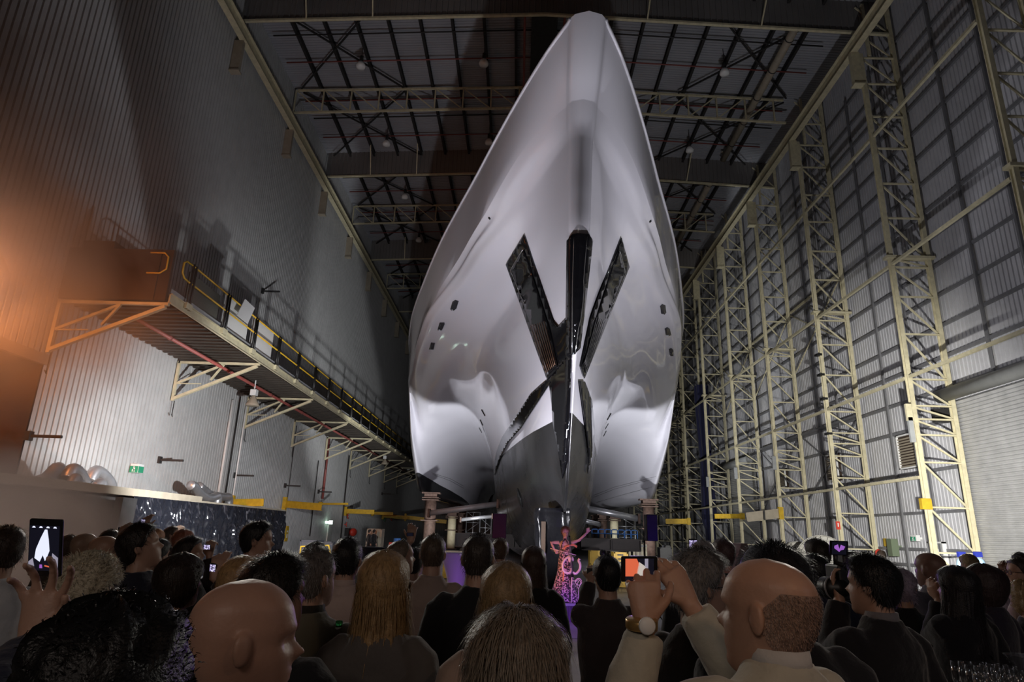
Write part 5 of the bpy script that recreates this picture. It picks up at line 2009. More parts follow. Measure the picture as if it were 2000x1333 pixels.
person('man in a dark peaked cap facing right by the level phone', 369, 1049, 44, yaw=-40, hyaw=-40, pitch=.15, hair=('short', (.02, .012, .01), .016), Zc=4.9, col=(.02, .015, .015), low=True,
       arms={'L': dict(w=pt(409, 1086, 5.0), fd=(-.2, .3, 1), pn=(0, 1, 0), curl=.7, hint=(-.3, -.3, -1))})
phone('tiny phone held level by the man in the dark cap', 397, 1064, 412, 1074, 4.95, .05, 'cool')
person('dark haired woman in a black coat in the left group', 352, 1083, 68, yaw=-15, hyaw=-20, pitch=.12, hair=('bob', (.03, .018, .013), .022), Zc=3.2, col=(.02, .014, .014), female=True, fuzz=1800,
       arms={'R': dict(w=pt(420, 1128, 3.3), fd=(.0, .3, 1), pn=(-.3, 1, 0), curl=.6, hint=(.5, -.3, -1))})
phone('small bright phone held upright beside the golden haired woman', 410, 1101, 422, 1118, 3.3, .12, 'cool')
phone('tiny phone raised above the tall navy suit man', 276, 1014, 284, 1025, 6.0, .1, 'cool')
phone('dark tablet edge behind the tall navy suit man', 231, 1030, 252, 1042, 5.5, -.05, 'black')
# ---- right group
person('white haired man right behind the grey haired man with glasses', 1373, 1058, 46, yaw=-10, pitch=.1, hair=('short', (.30, .28, .28), .008), Zc=4.2, col=BLK, low=True, fuzz=500)
person('man with a reddish head in a black collar right of the white haired man', 1413, 1054, 45, yaw=10, pitch=.12, hair=('short', (.10, .06, .06), .006), Zc=5.0, col=BLK, low=True, fuzz=400, skin=(.4, .17, .13))
phone('phone lifted in front of the white haired man on the right', 1345, 1053, 1362, 1076, 4.6, .0, 'cool')
person('dark haired man standing left of the video monitor', 1596, 1053, 38, yaw=-5, hyaw=20, pitch=.1, hair=('short', (.03, .02, .016), .014), Zc=5.2, col=BLK, low=True, fuzz=600)
person('man with cropped hair in a navy jacket below the video monitor', 1592, 1084, 45, yaw=0, pitch=.08, hair=('short', (.012, .01, .012), .004), Zc=4.2, col=NAVY, low=True, fuzz=600)
person('cameraman in a black jacket holding a large video camera to his eye', 1702, 1085, 76, yaw=25, hyaw=20, pitch=.05, hair=('short', (.010, .009, .009), .018), Zc=2.85, col=(.014, .013, .015), fuzz=2500, vx=.007, collar=(.16, .15, .16),
       arms={'L': dict(w=pt(1640, 1168, 3.0), fd=(.0, .5, .9), pn=(.3, .3, 1), curl=.5, hint=(-.5, -.2, -1))})
person('person with purple lit curly hair right of the cameraman', 1758, 1114, 40, yaw=-30, pitch=.05, hair=('curly', (.40, .33, .42), .018), Zc=4.8, col=BLK, low=True, fuzz=1500)  # purple stage light mixed into the hair colour
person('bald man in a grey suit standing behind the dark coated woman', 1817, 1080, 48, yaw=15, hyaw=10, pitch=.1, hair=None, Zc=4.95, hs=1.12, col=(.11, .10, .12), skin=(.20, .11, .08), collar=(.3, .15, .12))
person('dark haired woman in a black coat touching her chin by the glasses table', 1870, 1107, 66, yaw=15, hyaw=15, pitch=.1, hair=('long', (.02, .016, .018), .014), Zc=4.15, hs=1.13, col=(.012, .011, .014), cloth='coat', female=True, fuzz=1800, L=.2,
       arms={'L': dict(w=pt(1834, 1172, 4.3), fd=(-.3, .2, .9), pn=(.9, .2, 0), curl=.7, hint=(-.4, 0, -1))})
person('wavy dark haired woman facing left on the far right', 1922, 1104, 54, yaw=30, hyaw=25, pitch=.05, hair=('bob', (.05, .03, .03), .026), Zc=4.5, hs=1.1, col=(.03, .025, .04), female=True, low=True, fuzz=2200)
person('blonde bobbed person in front of the blue gas bottles', 1892, 1083, 25, yaw=20, pitch=.1, hair=('bob', (.35, .26, .15), .012), Zc=8.0, col=BLK, low=True, eyes=False)
person('person with straight white hair tinted purple near the right edge', 1970, 1128, 42, yaw=0, pitch=.1, hair=('long', (.55, .46, .55), .014), Zc=5.9, col=BLK, low=True, fuzz=1200, female=True, L=.05)
person('red haired person with a checked collar deep in the right crowd', 1965, 1097, 24, yaw=20, pitch=.05, hair=('curly', (.22, .09, .05), .014), Zc=9.2, col=(.15, .02, .02), low=True, eyes=False)
person('man with glasses in profile at the right edge', 1992, 1090, 44, yaw=55, hyaw=25, pitch=.05, hair=('short', (.05, .035, .03), .008), Zc=5.3, col=(.3, .2, .17), glasses=True, low=True)
person('dark haired person highest at the right edge', 1993, 1080, 24, yaw=0, pitch=.1, hair=('short', DH, .012), Zc=7.8, col=BLK, low=True, eyes=False)
person('curly golden haired person cut by the right edge in a black coat', 2000, 1136, 46, yaw=0, pitch=.1, hair=('curly', (.35, .24, .12), .02), Zc=4.9, col=BLK, low=True, fuzz=1200)
person('person in silhouette left of the two men by the left wall', 722, 1035, 8, yaw=-60, pitch=.1, hair=('short', DH, .014), Zc=40.5, H=1.9, col=BLK, low=True, eyes=False, vx=.02)
person('person in silhouette talking on a phone by the left wall', 731, 1035, 8, yaw=-40, pitch=.1, hair=('short', DH, .014), Zc=41.1, H=1.9, col=BLK, low=True, eyes=False, vx=.02)

# video camera with monitor
p = pt(1660, 1130, 3.05)
t = thing('video_camera', 'large black video camera with a long lens and a flip out monitor', 'camera', p)
b = MB()
b.bb((p.x - .06, p.y - .02, p.z - .1), (p.x + .06, p.y + .12, p.z + .06))
b.bb((p.x - .03, p.y - .02, p.z + .06), (p.x + .08, p.y + .08, p.z + .12))
bevel(b.build('camera_body', M['black'], t), .01)
b = MB(True)
q0, q1 = pt(1648, 1150, 3.0), pt(1612, 1149, 3.1)
b.tube([q0, q0.lerp(q1, .3), q0.lerp(q1, .32), q1], [.036, .038, .05, .052], 20)
b.build('lens_barrel', M['blackmetal'], t)
b = MB(True)
b.tube([q0.lerp(q1, .5), q0.lerp(q1, .58)], .0535, 20)
b.build('focus_ring', M['girt'], t)
b = MB(True)
q = pt(1629, 1098, 3.05)
b.tube([pt(1658, 1125, 3.05), pt(1650, 1105, 3.05), pt(1632, 1100, 3.05), pt(1631, 1084, 3.05)], .012, 8)
b.build('monitor_arm', M['black'], t)
phone('', 1620, 1057, 1656, 1085, 3.05, .03, 'black', into=t, pic=[('scr_purple', [(-.35, .2), (-.1, .32), (.0, -.05), (.1, .3), (.4, .15), (.3, -.1), (.1, -.15), (.0, -.3), (-.1, -.2), (-.35, 0)])])
# ================================================================== STAGE AND PERFORMER
SY = 16.6
M['drape'] = mat('stage_drape', (.10, .05, .13), .8, sheen=.3)
M['stagetop'] = mat('stage_top', (.22, .18, .24), .5)
t = thing('stage', 'small low stage with a dark pleated skirt under the performer', 'stage', (1.15, 17.2, 0))
b = MB()
b.bb((.05, SY - .05, .36), (1.44, 18.0, .42))
b.build('stage_top', M['stagetop'], t)
b = MB(True)
rows = []
for z in (.36, .0):
    row = []
    for j in range(161):
        x = .06 + 1.37 * j / 160
        row.append((x, SY - .03 + .02 * math.sin(j * .95) * (1 if z < .1 else .4), z))
    rows.append(row)
b.grid(rows)
b.build('stage_skirt', M['drape'], t)
b = MB()
b.bb((.08, SY + .05, 0), (1.41, 17.95, .35))
b.build('frame', M['darksteel'], t)

# performer
M['dress'] = mat('patterned_gown', (.62, .38, .50), .5, sheen=.3, var=.9, vscale=26, dark=(.015, .008, .02), bump=.3, bscale=30)
for e_, ps in zip([n for n in M['dress'].node_tree.nodes if n.type == 'VALTORGB'][0].color_ramp.elements, (.49, .55)):
    e_.position = ps
px0 = onY(1103, 1180, SY + .35)
PX, PY = px0.x, SY + .35
t = thing('person', 'performer in a long patterned halter gown on stage with one arm flung out', 'person', (PX, PY, .42), PI, group=None)


def loc(x, y, dy=0.0):
    """photo pixel to performer-local point (performer faces the camera)"""
    q = onY(x, y, PY + dy)
    return Vector((-(q.x - PX), -(q.y - PY), q.z - .42))


Hp = loc(1103, 1030).z
MH = body_frame(Hp, .15, -.12, 1.06)
b = MB(True)
zz = [0.0, .008] + [.016 + (.235 - .016) * (i / 26) for i in range(27)]
n0 = len(b.v)
b.grid([[MH @ head_pt(2 * PI * j / 36 - PI, z) for j in range(36)] for z in zz], True)
b.f.append(tuple(n0 + j for j in range(36)))
b.f.append(tuple(n0 + (len(zz) - 1) * 36 + j for j in range(36))[::-1])
for s_ in (-1, 1):
    b.ell(MH @ Vector((s_ * .078, -.01, .118)), (.010, .018, .03), 10, 8)
zs = Hp - .36
b.tube([(0, -.03, zs), (0, -.03, zs + .06), MH @ Vector((0, -.02, .05))], [(.08, .06), .046, .044], 14)
b.tube([(0, 0, .52 * Hp), (0, .0, .62 * Hp), (0, .0, .72 * Hp), (0, -.005, zs - .05), (0, -.02, zs + .02)], [(.15, .10), (.115, .09), (.135, .1), (.155, .1), (.10, .07)], 20, up=(0, 1, 0))
shR, shL = Vector((.155, -.01, zs - .02)), Vector((-.155, -.01, zs - .02))
# bowing arm (left in the photo = +x local), flung arm (right in the photo = -x local)
hR = loc(1083, 1074)
eR = loc(1076, 1060, -.05)
b.tube([shR, shR.lerp(eR, .5), eR, eR.lerp(hR, .5), hR], [.045, .042, .036, .032, .022], 12)
hand(b, hR, (-.6, .4, -.6), (-.3, -.4, -.6), side=1, curl=.9)
eL, hL = loc(1131, 1056), loc(1147, 1041)
b.tube([shL, shL.lerp(eL, .5), eL, eL.lerp(hL, .5), hL], [.045, .042, .036, .031, .022], 12)
hand(b, hL, (-.2, .1, 1), (0, -1, 0), side=-1, curl=.8)
for s_ in (-1, 1):
    b.tube([(s_ * .08, 0, .52 * Hp), (s_ * .085, .02, .28 * Hp), (s_ * .085, 0, .05)], [.08, .052, .036], 10)
    b.tube([(s_ * .085, -.04, .03), (s_ * .09, .14, .025)], [.032, .03], 8)
remesh(b.build('body', cm('skin', (.62, .40, .33)), t, local=True), .007, 2)
b = MB(True)
rows = []
for i in range(40):
    u = i / 39
    z = zs - .10 - (zs - .10 - .01) * u
    zr = z / Hp
    rx = interp([(0, .40), (.12, .31), (.3, .22), (.45, .175), (.55, .165), (.62, .135), (.70, .155), (.8, .165)], zr)
    ry = interp([(0, .36), (.12, .28), (.3, .17), (.45, .125), (.55, .12), (.62, .10), (.70, .12), (.8, .112)], zr)
    fo = max(0, .5 - zr)
    row = []
    for j in range(60):
        a = 2 * PI * j / 60
        w = 1 + fo * .18 * math.sin(a * 11 + z * 3) + fo * .10 * math.sin(a * 5 + 1)
        row.append((rx * w * math.cos(a), ry * w * math.sin(a), z))
    rows.append(row)
b.grid(rows, True)
b.build('gown', M['dress'], t, local=True)
b = MB(True)
for s_ in (-1, 1):
    b.tube([(s_ * .09, .095, zs - .12), (s_ * .05, .07, zs), (s_ * .03, .035, zs + .06)], [.03, .022, .02], 8)
b.tube([(0, -.03, zs + .05), (0, -.03, zs + .085)], [.056, .054], 14)
b.build('halter_strap', M['dress'], t, local=True)
hair_mesh('wavy', MH, .022, 5, 1500, .1, .07).build('hair', cm('hair', (.40, .22, .12)), t, local=True)
b = MB(True)
for s_ in (-1, 1):
    b.ell(MH @ Vector((s_ * .031, .066, .123)), (.012, .012, .012), 10, 8)
b.build('eyes', M['eyewhite'], t, local=True)

# skeletal cello
M['cellowood'] = mat('orange_lacquer', (.75, .28, .12), .3)
M['cellowhite'] = mat('pale_lacquer', (.80, .62, .58), .3)
dyc = -.42
cp = onY(1115, 1180, PY + dyc)
t = thing('cello', 'skeletal frame electric cello with open curved loops held upright by the performer', 'cello', (cp.x, cp.y, .42))


def wp(x, y, d=0.0):
    return onY(x, y, PY + dyc + d)


def curve(pts, n=6):
    out = []
    for i in range(len(pts) - 1):
        p0, p1, p2, p3 = pts[max(0, i - 1)], pts[i], pts[i + 1], pts[min(len(pts) - 1, i + 2)]
        for k in range(n):
            t_ = k / n
            out.append(.5 * ((2 * p1) + (p2 - p0) * t_ + (2 * p0 - 5 * p1 + 4 * p2 - p3) * t_ ** 2 + (3 * p1 - p0 - 3 * p2 + p3) * t_ ** 3))
    out.append(pts[-1])
    return out


b = MB(True)
b.tube([wp(1112, 1047), wp(1114, 1075), wp(1117, 1105), wp(1118, 1128)], [.022, .026, .035, .03], 10)
b.build('neck', M['black'], t)
b = MB(True)
b.tube(curve([wp(1113, 1087), wp(1104, 1093), wp(1099, 1103), wp(1101, 1116), (wp(1110, 1120)), wp(1116, 1116), wp(1117, 1110)]), .03, 8)
b.tube(curve([wp(1116, 1110), wp(1118, 1118), wp(1125, 1121), wp(1132, 1113), wp(1133, 1103), wp(1130, 1096), wp(1132, 1092)]), .03, 8)
b.build('body_loop', M['cellowhite'], t)
b = MB(True)
b.tube(curve([wp(1101, 1074), wp(1106, 1068), wp(1113, 1066), wp(1120, 1065), wp(1127, 1069)]), .028, 8)
b.build('shoulder_rest', M['cellowood'], t)
b = MB(True)
b.tube([wp(1101, 1116), wp(1100, 1136)], [.022, .018], 8)
b.build('knee_rest', M['cellowood'], t)
b = MB(True)
b.ell(wp(1115, 1093), (.07, .03, .08))
b.build('bridge_plate', M['cellowhite'], t)
b = MB(True)
b.tube([wp(1117, 1125), wp(1116, 1150), (wp(1116, 1172).x, wp(1116, 1172).y, .43)], .014, 8)
b.tube([wp(1117, 1135), wp(1128, 1136)], .01, 6)
b.build('endpin', M['cellowhite'], t)
b = MB(True)
for k in range(4):
    b.tube([wp(1111 + k * .8, 1050, -.03), wp(1116 + k * .8, 1122, -.045)], .002, 4)
b.build('string', M['galv'], t)
t = thing('cello_bow', 'thin pale cello bow crossing the performer at waist height', 'bow', wp(1100, 1080, -.08))
b = MB(True)
b.tube([wp(1075, 1072, -.08), wp(1125, 1085, -.08)], .009, 6)
b.build('bow_stick', M['cellowhite'], t)
b = MB()
b.beam(wp(1077, 1076, -.08), wp(1124, 1088, -.08), .008, .003)
b.build('bow_hair', M['white'], t)
b = MB(True)
c0q = wp(1130, 1137)
for rr in (.075,):
    b.tube([c0q + Vector((rr * math.cos(a), 0, rr * math.sin(a))) for a in [2 * PI * q / 20 for q in range(21)]], .01, 6)
b.tube(curve([c0q + Vector((-.05, 0, .02)), c0q + Vector((.0, 0, .05)), c0q + Vector((.05, 0, -.01)), c0q + Vector((0, 0, -.15)), c0q + Vector((-.04, 0, -.08)), c0q + Vector((.02, 0, .04))]), .009, 6)
b.tube([c0q + Vector((0, 0, -.15)), (c0q.x, c0q.y, .43)], .008, 6)
tag(b.build('cable_loop', M['cellowhite']), 'coiled pink lit cable loop beside the cello endpin', 'cable')

# stage lamps (coloured)
lamp('stage_lamp', 'SPOT', (1.4, 14.0, 3.4), 150, (.40, .12, 1.0), (1.15, 15.4, 0), .1, 62, .7)
lamp('stage_lamp', 'SPOT', (1.5, 14.7, .35), 90, (.42, .22, 1.0), (1.1, 16.9, 1.0), .1, 90, .8)
lamp('stage_lamp', 'SPOT', (3.2, 14.9, 2.9), 70, (.85, .45, 1.0), (1.2, 16.9, 1.2), .12, 55, .8)
lamp('stage_lamp', 'SPOT', (-.6, 14.9, 1.0), 170, (1.0, .42, .16), (1.1, 16.9, 1.3), .1, 38, .8)
for (x, y, Y, l) in ((1182, 1083, 18.5, 'small lit spotlight above the head of the man with the camera'),):
    p = onY(x - 4, y - 2, Y)
    t = thing('stage_spotlight', l, 'spotlight', p)
    b = MB(True)
    b.lathe([(.05, .16), (.09, .08), (.10, 0), (.09, -.0)], p, 16, Matrix.Rotation(PI / 2, 3, 'X'))
    b.tube([p + Vector((0, .05, -.08)), (p.x, p.y + .05, 0)], .02, 6)
    b.build('lamp_housing', M['black'], t)
    b = MB(True)
    b.lathe([(.001, 0), (.055, 0), (.055, -.01), (.001, -.012)], p + Vector((0, -.012, 0)), 16, Matrix.Rotation(PI / 2, 3, 'X'))
    b.build('lamp_lens', M['lampglow'], t)
# the two low floodlight stands
for x, l in ((-2.7, 'left'), (6.2, 'right')):
    t = thing('floodlight', 'low floodlight stand on the floor to the %s of the stage' % l, 'floodlight', (x, 17.0, 0), group='floodlights beside the stage')
    b = MB(True)
    for a in (0, 2.1, 4.2):
        b.tube([(x, 17.0, .8), (x + .4 * math.cos(a), 17.0 + .4 * math.sin(a), .02)], .015, 6)
    b.tube([(x, 17, .3), (x, 17, .9)], .02, 8)
    b.build('tripod', M['black'], t)
    b = MB()
    b.bb((x - .2, 16.75, .86), (x + .2, 16.93, 1.2))
    b.build('lamp_head', M['black'], t)

# loudspeakers
M['spk_red'] = mat('speaker_grille', (.10, .07, .09), .6, var=.15, vscale=30, bump=.3, bscale=200)
for (x0, x1, y0, y1, Y, l, side) in ((962.5, 988.5, 1003, 1053, 16.2, 'tall loudspeaker lit red and purple on a stand left of the performer', 1), (1262, 1285.5, 1005, 1058, 16.2, 'tall loudspeaker lit deep blue on a stand at the right end of the steel beam', -1)):
    a, c = onY(x0, y0, Y), onY(x1, y1, Y)
    t = thing('loudspeaker', l, 'loudspeaker', ((a.x + c.x) / 2, Y, c.z), group='loudspeakers either side of the stage')
    b = MB()
    b.box(((a.x + c.x) / 2, Y + .17, (a.z + c.z) / 2), (abs(c.x - a.x), .34, abs(a.z - c.z)))
    bevel(b.build('cabinet', M['black'], t), .02)
    b = MB()
    b.box(((a.x + c.x) / 2, Y - .012, (a.z + c.z) / 2), (abs(c.x - a.x) - .03, .02, abs(a.z - c.z) - .03))
    b.build('grille', M['spk_red'], t)
    b = MB(True)
    sx_ = (a.x + c.x) / 2 + side * .12
    b.tube([(sx_, Y + .4, 0), (sx_, Y + .4, c.z + .25)], .022, 8)
    for q in range(3):
        an = q * 2.1
        b.tube([(sx_, Y + .4, .6), (sx_ + .45 * math.cos(an), Y + .4 + .45 * math.sin(an), .02)], .014, 6)
    b.tube([(sx_, Y + .4, c.z + .2), (sx_, Y + .3, c.z + .2)], .02, 6)
    b.build('stand', M['blackmetal'], t)
p = onY(975, 1028, 16.2)
lamp('speaker_wash', 'SPOT', (-1.3, 14.4, .9), 16, (1.0, .08, .12), (p.x, 16.2, p.z), .05, 30, .6)
lamp('speaker_wash', 'SPOT', (p.x + .5, 14.5, 3.3), 10, (.35, .1, 1.0), (p.x, 16.2, p.z), .05, 30, .6)
p = onY(1275, 1030, 16.2)
lamp('speaker_wash', 'SPOT', (p.x + .5, 14.4, .9), 40, (.06, .02, 1.0), (p.x, 16.2, p.z), .05, 26, .6)

# cocktail tables with stretch covers
M['stretch'] = mat('stretch_cover_white', (.55, .5, .58), .6)
M['stretchdark'] = mat('stretch_cover_black', (.02, .02, .025), .6)


def cocktail(x, top, Y, m, label, r=.36):
    p = onY(x, top, Y)
    h = p.z
    t = thing('cocktail_table', label, 'table', (p.x, Y, 0), group='tapered cocktail tables')
    b = MB(True)
    rows = []
    for i in range(16):
        u = i / 15
        z = h * (1 - u)
        rows.append([(p.x + (r * (1 - .55 * math.sin(min(1, u * 1.05) * PI)) + (.04 * abs(math.cos(2 * a)) if u > .8 else 0)) * math.cos(a), Y + r * (1 - .55 * math.sin(min(1, u * 1.05) * PI)) * math.sin(a), z) for a in [2 * PI * q / 28 for q in range(28)]])
    b.grid(rows, True)
    b.build('stretch_cover', M[m], t)
    b = MB(True)
    b.lathe([(r * .99, h - .005), (r * 1.01, h + .012), (r * .98, h + .02)], (p.x, Y, 0), 28)
    b.build('table_top', M[m], t)
    return t


cocktail(893, 1081, 14.0, 'stretch', 'tapered cocktail table lit purple left of the black jacket man')
cocktail(810, 1080, 15.0, 'stretch', 'tapered cocktail table lit pink behind the raised arm')
cocktail(722, 1070, 26.0, 'stretchdark', 'dark tapered cocktail table in front of the two distant men', .6)
lamp('table_wash', 'SPOT', (-.9, 13.0, .15), 22, (.45, .15, 1.0), onY(893, 1100, 14.0), .05, 40, .6)
lamp('table_wash', 'SPOT', (-2.6, 13.8, .15), 12, (1.0, .25, .5), onY(810, 1100, 15.0), .05, 40, .6)


def crate(x0, y0, x1, y1, Y, m, label, d=1.0, name='crate', cat='crate', grp=None, ground=True):
    a, c = onY(x0, y0, Y), onY(x1, y1, Y)
    z0 = 0 if ground else c.z
    t = thing(name, label, cat, ((a.x + c.x) / 2, Y, z0), group=grp)
    b = MB()
    b.bb((a.x, Y, z0 + .03), (c.x, Y + d, a.z))
    bevel(b.build('box_body', M[m], t), .015)
    b = MB()
    for zz_ in (z0 + .03, (z0 + a.z) / 2, a.z - .06):
        b.bb((a.x - .02, Y - .03, zz_), (c.x + .02, Y, zz_ + .06))
    for xx_ in (a.x, c.x):
        b.bb((xx_ - .03, Y - .03, z0), (xx_ + .03, Y, a.z))
    b.build('rim_frame', M[m], t)
    return t


M['ocre'] = mat('ochre_ballast_block', (.62, .40, .06), .55, var=.2)
crate(868, 1077, 906, 1112, 30, 'ocre', 'ochre yellow block under the left end of the cradle beam', grp='ochre blocks under the cradle')
crate(1153, 1075, 1176, 1097, 33.2, 'ocre', 'ochre yellow block under the beam beside the spotlight', grp='ochre blocks under the cradle')
cr = crate(1200, 1079, 1226, 1112, 28, 'ocre', 'ochre yellow block with black lettering marks behind the camera man', grp='ochre blocks under the cradle')
b = MB()
for k, (w_, y_) in enumerate(((12, 1083), (9, 1091), (11, 1098))):
    q0, q1 = onY(1212 - w_ / 2, y_, 27.96), onY(1212 + w_ / 2, y_ + 3.5, 27.96)
    n_ = 4
    for j in range(n_):
        u0 = q0.x + (q1.x - q0.x) * j / n_
        b.bb((u0, 27.95, q1.z), (u0 + (q1.x - q0.x) / n_ * .7, 27.965, q0.z))
b.build('lettering', M['black'], cr)
# blue scaffold guard
a, c = onY(1156, 1034, 38), onY(1246, 1053, 38)
t = thing('guard_fence', 'blue tubular guard rail fence on top of the cradle beam', 'fence', ((a.x + c.x) / 2, 38, c.z))
n_ = 7
for k in range(n_):
    u0 = a.x + (c.x - a.x) * k / n_
    u1 = a.x + (c.x - a.x) * (k + .92) / n_
    b = MB(True)
    b.tube([(u0, 38, c.z), (u0, 38, a.z - .05), (u0 + .06, 38, a.z), (u1 - .06, 38, a.z), (u1, 38, a.z - .05), (u1, 38, c.z)], .035, 6)
    b.tube([(u0, 38, (a.z + c.z) / 2), (u1, 38, (a.z + c.z) / 2)], .03, 6)
    b.build('rail_panel', M['blue'], t)
b = MB()
b.bb((a.x, 37.9, c.z - .12), (c.x, 38.9, c.z - .02))
b.build('platform_deck', M['darksteel'], t)
b = MB()
for xx_ in (a.x + .2, c.x - .2):
    b.bb((xx_ - .06, 38.3, 0), (xx_ + .06, 38.42, c.z - .1))
b.build('platform_leg', M['darksteel'], t)

# left background furniture
M['navybox'] = mat('grey_equipment_case', (.06, .065, .08), .5)
crate(588, 1055, 616, 1100, 30, 'navybox', 'dark grey machine cabinet behind the cream shirt man, left one', name='machine_cabinet', cat='cabinet', grp='machine cabinets on the left')
crate(620, 1058, 645, 1100, 31.5, 'navybox', 'dark grey machine cabinet behind the cream shirt man, right one', name='machine_cabinet', cat='cabinet', grp='machine cabinets on the left')
b = MB(True)
a, c = onY(588, 1068, 28), onY(642, 1066, 28)
b.tube([(a.x, 28, 0), a, c, (c.x + .4, 28, 0)], .04, 8)
tag(b.build('barrier', M['yellow']), 'yellow tubular barrier in front of the machine cabinets', 'barrier')
crate(718, 1033, 742, 1078, 43.5, 'tan', 'pale workshop counter and shelf behind the two distant men', name='workbench', cat='workbench')
p = onX(683, 1040, XL + .3)
t = thing('hose_cabinet', 'red round fire hose reel on the left wall', 'hose reel', p)
b = MB(True)
b.lathe([(.02, -.15), (.34, -.15), (.36, 0), (.34, .15), (.02, .15)], p + Vector((.3, 0, 0)), 22, Matrix.Rotation(.9, 3, 'Z') @ Matrix.Rotation(PI / 2, 3, 'X'))
b.build('reel', M['red'], t)
b = MB()
b.box(p + Vector((-.15, -.4, 0)), (.4, .5, .7))
b.build('wall_box', M['darksteel'], t)
for (x, y, w_, h_, m, l) in ((680, 1008, .35, .55, 'red', 'red fire notice above the hose reel'), (677, 1025, .2, .4, 'red', 'small red notice right above the hose reel'), (752, 1016, .35, .45, 'green', 'green exit notice far along the left wall'), (765, 1015, .3, .4, 'red', 'red notice right of the far green one'),
                           (560, 1043, .5, 1.0, 'yellow', 'yellow notice board at the end of the plastic sheet')):
    p = onX(x, y, XL + .2)
    b = MB()
    b.box(p, (.05, w_, h_))
    b.bb((XL - .02, p.y - .04, p.z - .04), (p.x, p.y + .04, p.z + .04))
    o = b.build('notice', M[m])
    tag(o, l, 'sign')
    b = MB()
    b.box(p + Vector((.03, 0, h_ * .15)), (.01, w_ * .5, h_ * .12))
    b.box(p + Vector((.03, 0, -h_ * .15)), (.01, w_ * .4, h_ * .25))
    b.build('print', M['white'], o)
p = onX(646, 1021, XL + .4)
t = thing('exit_lamp', 'bright pale exit lamp beside a narrow door on the left wall', 'lamp', p)
b = MB()
b.box(p, (.2, .4, .3))
b.bb((XL - .02, p.y - .1, p.z - .1), (p.x, p.y + .1, p.z + .1))
b.build('lamp_case', mat('exit_lamp_glow', (.7, .9, .8), .4, emit=(.7, 1, .8), es=3), t)
b = MB()
q = onX(643, 1050, XL + .1)
b.bb((XL + .02, q.y - .6, 0), (XL + .12, q.y + .5, 2.3))
tag(b.build('wall_door', M['white']), 'narrow white door on the left wall below the bright exit lamp', 'door')
for (x, y, Y, m, l) in ((776, 1052, 55, 'blue', 'blue drum standing by the far left wall'), (775, 1078, 40, 'black', 'black bin near the far left wall'), (763, 1060, 52, 'red', 'red gas bottle by the far left wall')):
    p = onY(x, y, Y)
    b = MB(True)
    r_ = .3 if m != 'red' else .14
    b.lathe([(r_ * .95, 0), (r_, .04), (r_, p.z * .5), (r_ * 1.03, p.z * .52), (r_, p.z * .54), (r_, p.z - .05), (r_ * .9, p.z)], (p.x, Y, 0), 18)
    tag(b.build('drum' if m != 'red' else 'gas_bottle', M[m]), l, 'drum' if m != 'red' else 'gas bottle')

# right background: cable reels, gas bottles, equipment
M['mesh_white'] = mat('pale_reel_web', (.26, .25, .22), .6, var=.2, vscale=20)
for (x, y, r_, Y, l) in ((1561, 1100, 1.0, 33, 'large pale reel drum left of the video monitor'), (1610, 1105, 1.15, 31, 'large pale reel drum behind the video monitor')):
    p = onY(x, y, Y)
    p.z = r_ + .03
    t = thing('cable_reel', l, 'reel', (p.x, Y, 0), group='pale reel drums on the right')
    Rr = Matrix.Rotation(-.5, 3, 'Z') @ Matrix.Rotation(PI / 2, 3, 'X')
    b = MB(True)
    for k in range(5):
        rr = r_ * (1 - .17 * k)
        b.tube([p + Rr @ Vector((rr * math.cos(a), rr * math.sin(a), .3)) for a in [2 * PI * q / 36 for q in range(37)]], .02, 5)
    for k in range(24):
        a = 2 * PI * k / 24
        b.tube([p + Rr @ Vector((.1 * math.cos(a), .1 * math.sin(a), .34)), p + Rr @ Vector((r_ * math.cos(a), r_ * math.sin(a), .3))], .012, 4)
    b.build('reel_web', M['mesh_white'], t)
    b = MB(True)
    b.lathe([(.1, .22), (r_ * .96, .22), (r_, .2), (r_ * .6, -.2), (.1, -.22)], p, 36, Rr)
    b.build('reel_core', M['mesh_white'], t)
M['gasblue'] = mat('gas_bottle_paint', (.16, .24, .32), .4)
M['gascap'] = mat('blue_valve_cap', (.01, .015, .12), .4)
for k, (x, l) in enumerate(((1877, 'blue gas bottle nearest the left of the pair by the roller door'), (1909, 'blue gas bottle right of its twin by the roller door'))):
    p = onY(x, 1080, 21.5)
    t = thing('gas_bottle', l, 'gas bottle', (p.x, 21.5, 0), group='blue gas bottles by the roller door')
    b = MB(True)
    b.lathe([(.17, 0), (.18, .05), (.18, p.z - .35), (.14, p.z - .22), (.06, p.z - .15)], (p.x, 21.5, 0), 20)
    b.build('cylinder_shell', M['gasblue'], t)
    b = MB()
    b.box((p.x, 21.5, p.z - .07), (.22, .12, .14))
    b.tube([(p.x - .12, 21.5, p.z - .02), (p.x + .12, 21.5, p.z - .02)], .05, 8)
    b.build('valve_cap', M['gascap'], t)
M['case'] = mat('black_road_case', (.02, .02, .022), .4)
crate(1290, 1070, 1312, 1100, 40, 'case', 'black road case behind the speaker, left one', name='road_case', cat='case', grp='black road cases on the right')
crate(1300, 1066, 1311, 1100, 42, 'case', 'black road case behind the speaker, right one', name='road_case', cat='case', grp='black road cases on the right')
# slanting machine
a0 = [onY(1436, 1105, 14), onY(1448, 1062, 14), onY(1460, 1062, 14), onY(1463, 1075, 14), onY(1466, 1105, 14)]
b = MB()
b.prism(a0, (0, .6, 0))
b.bb((a0[0].x, 14, 0), (a0[4].x, 14.5, a0[0].z + .02))
tag(b.build('lamp_cover', mat('dull_pink_cover', (.28, .2, .2), .6)), 'slanting dull pink covered stand behind the reddish head', 'stand')
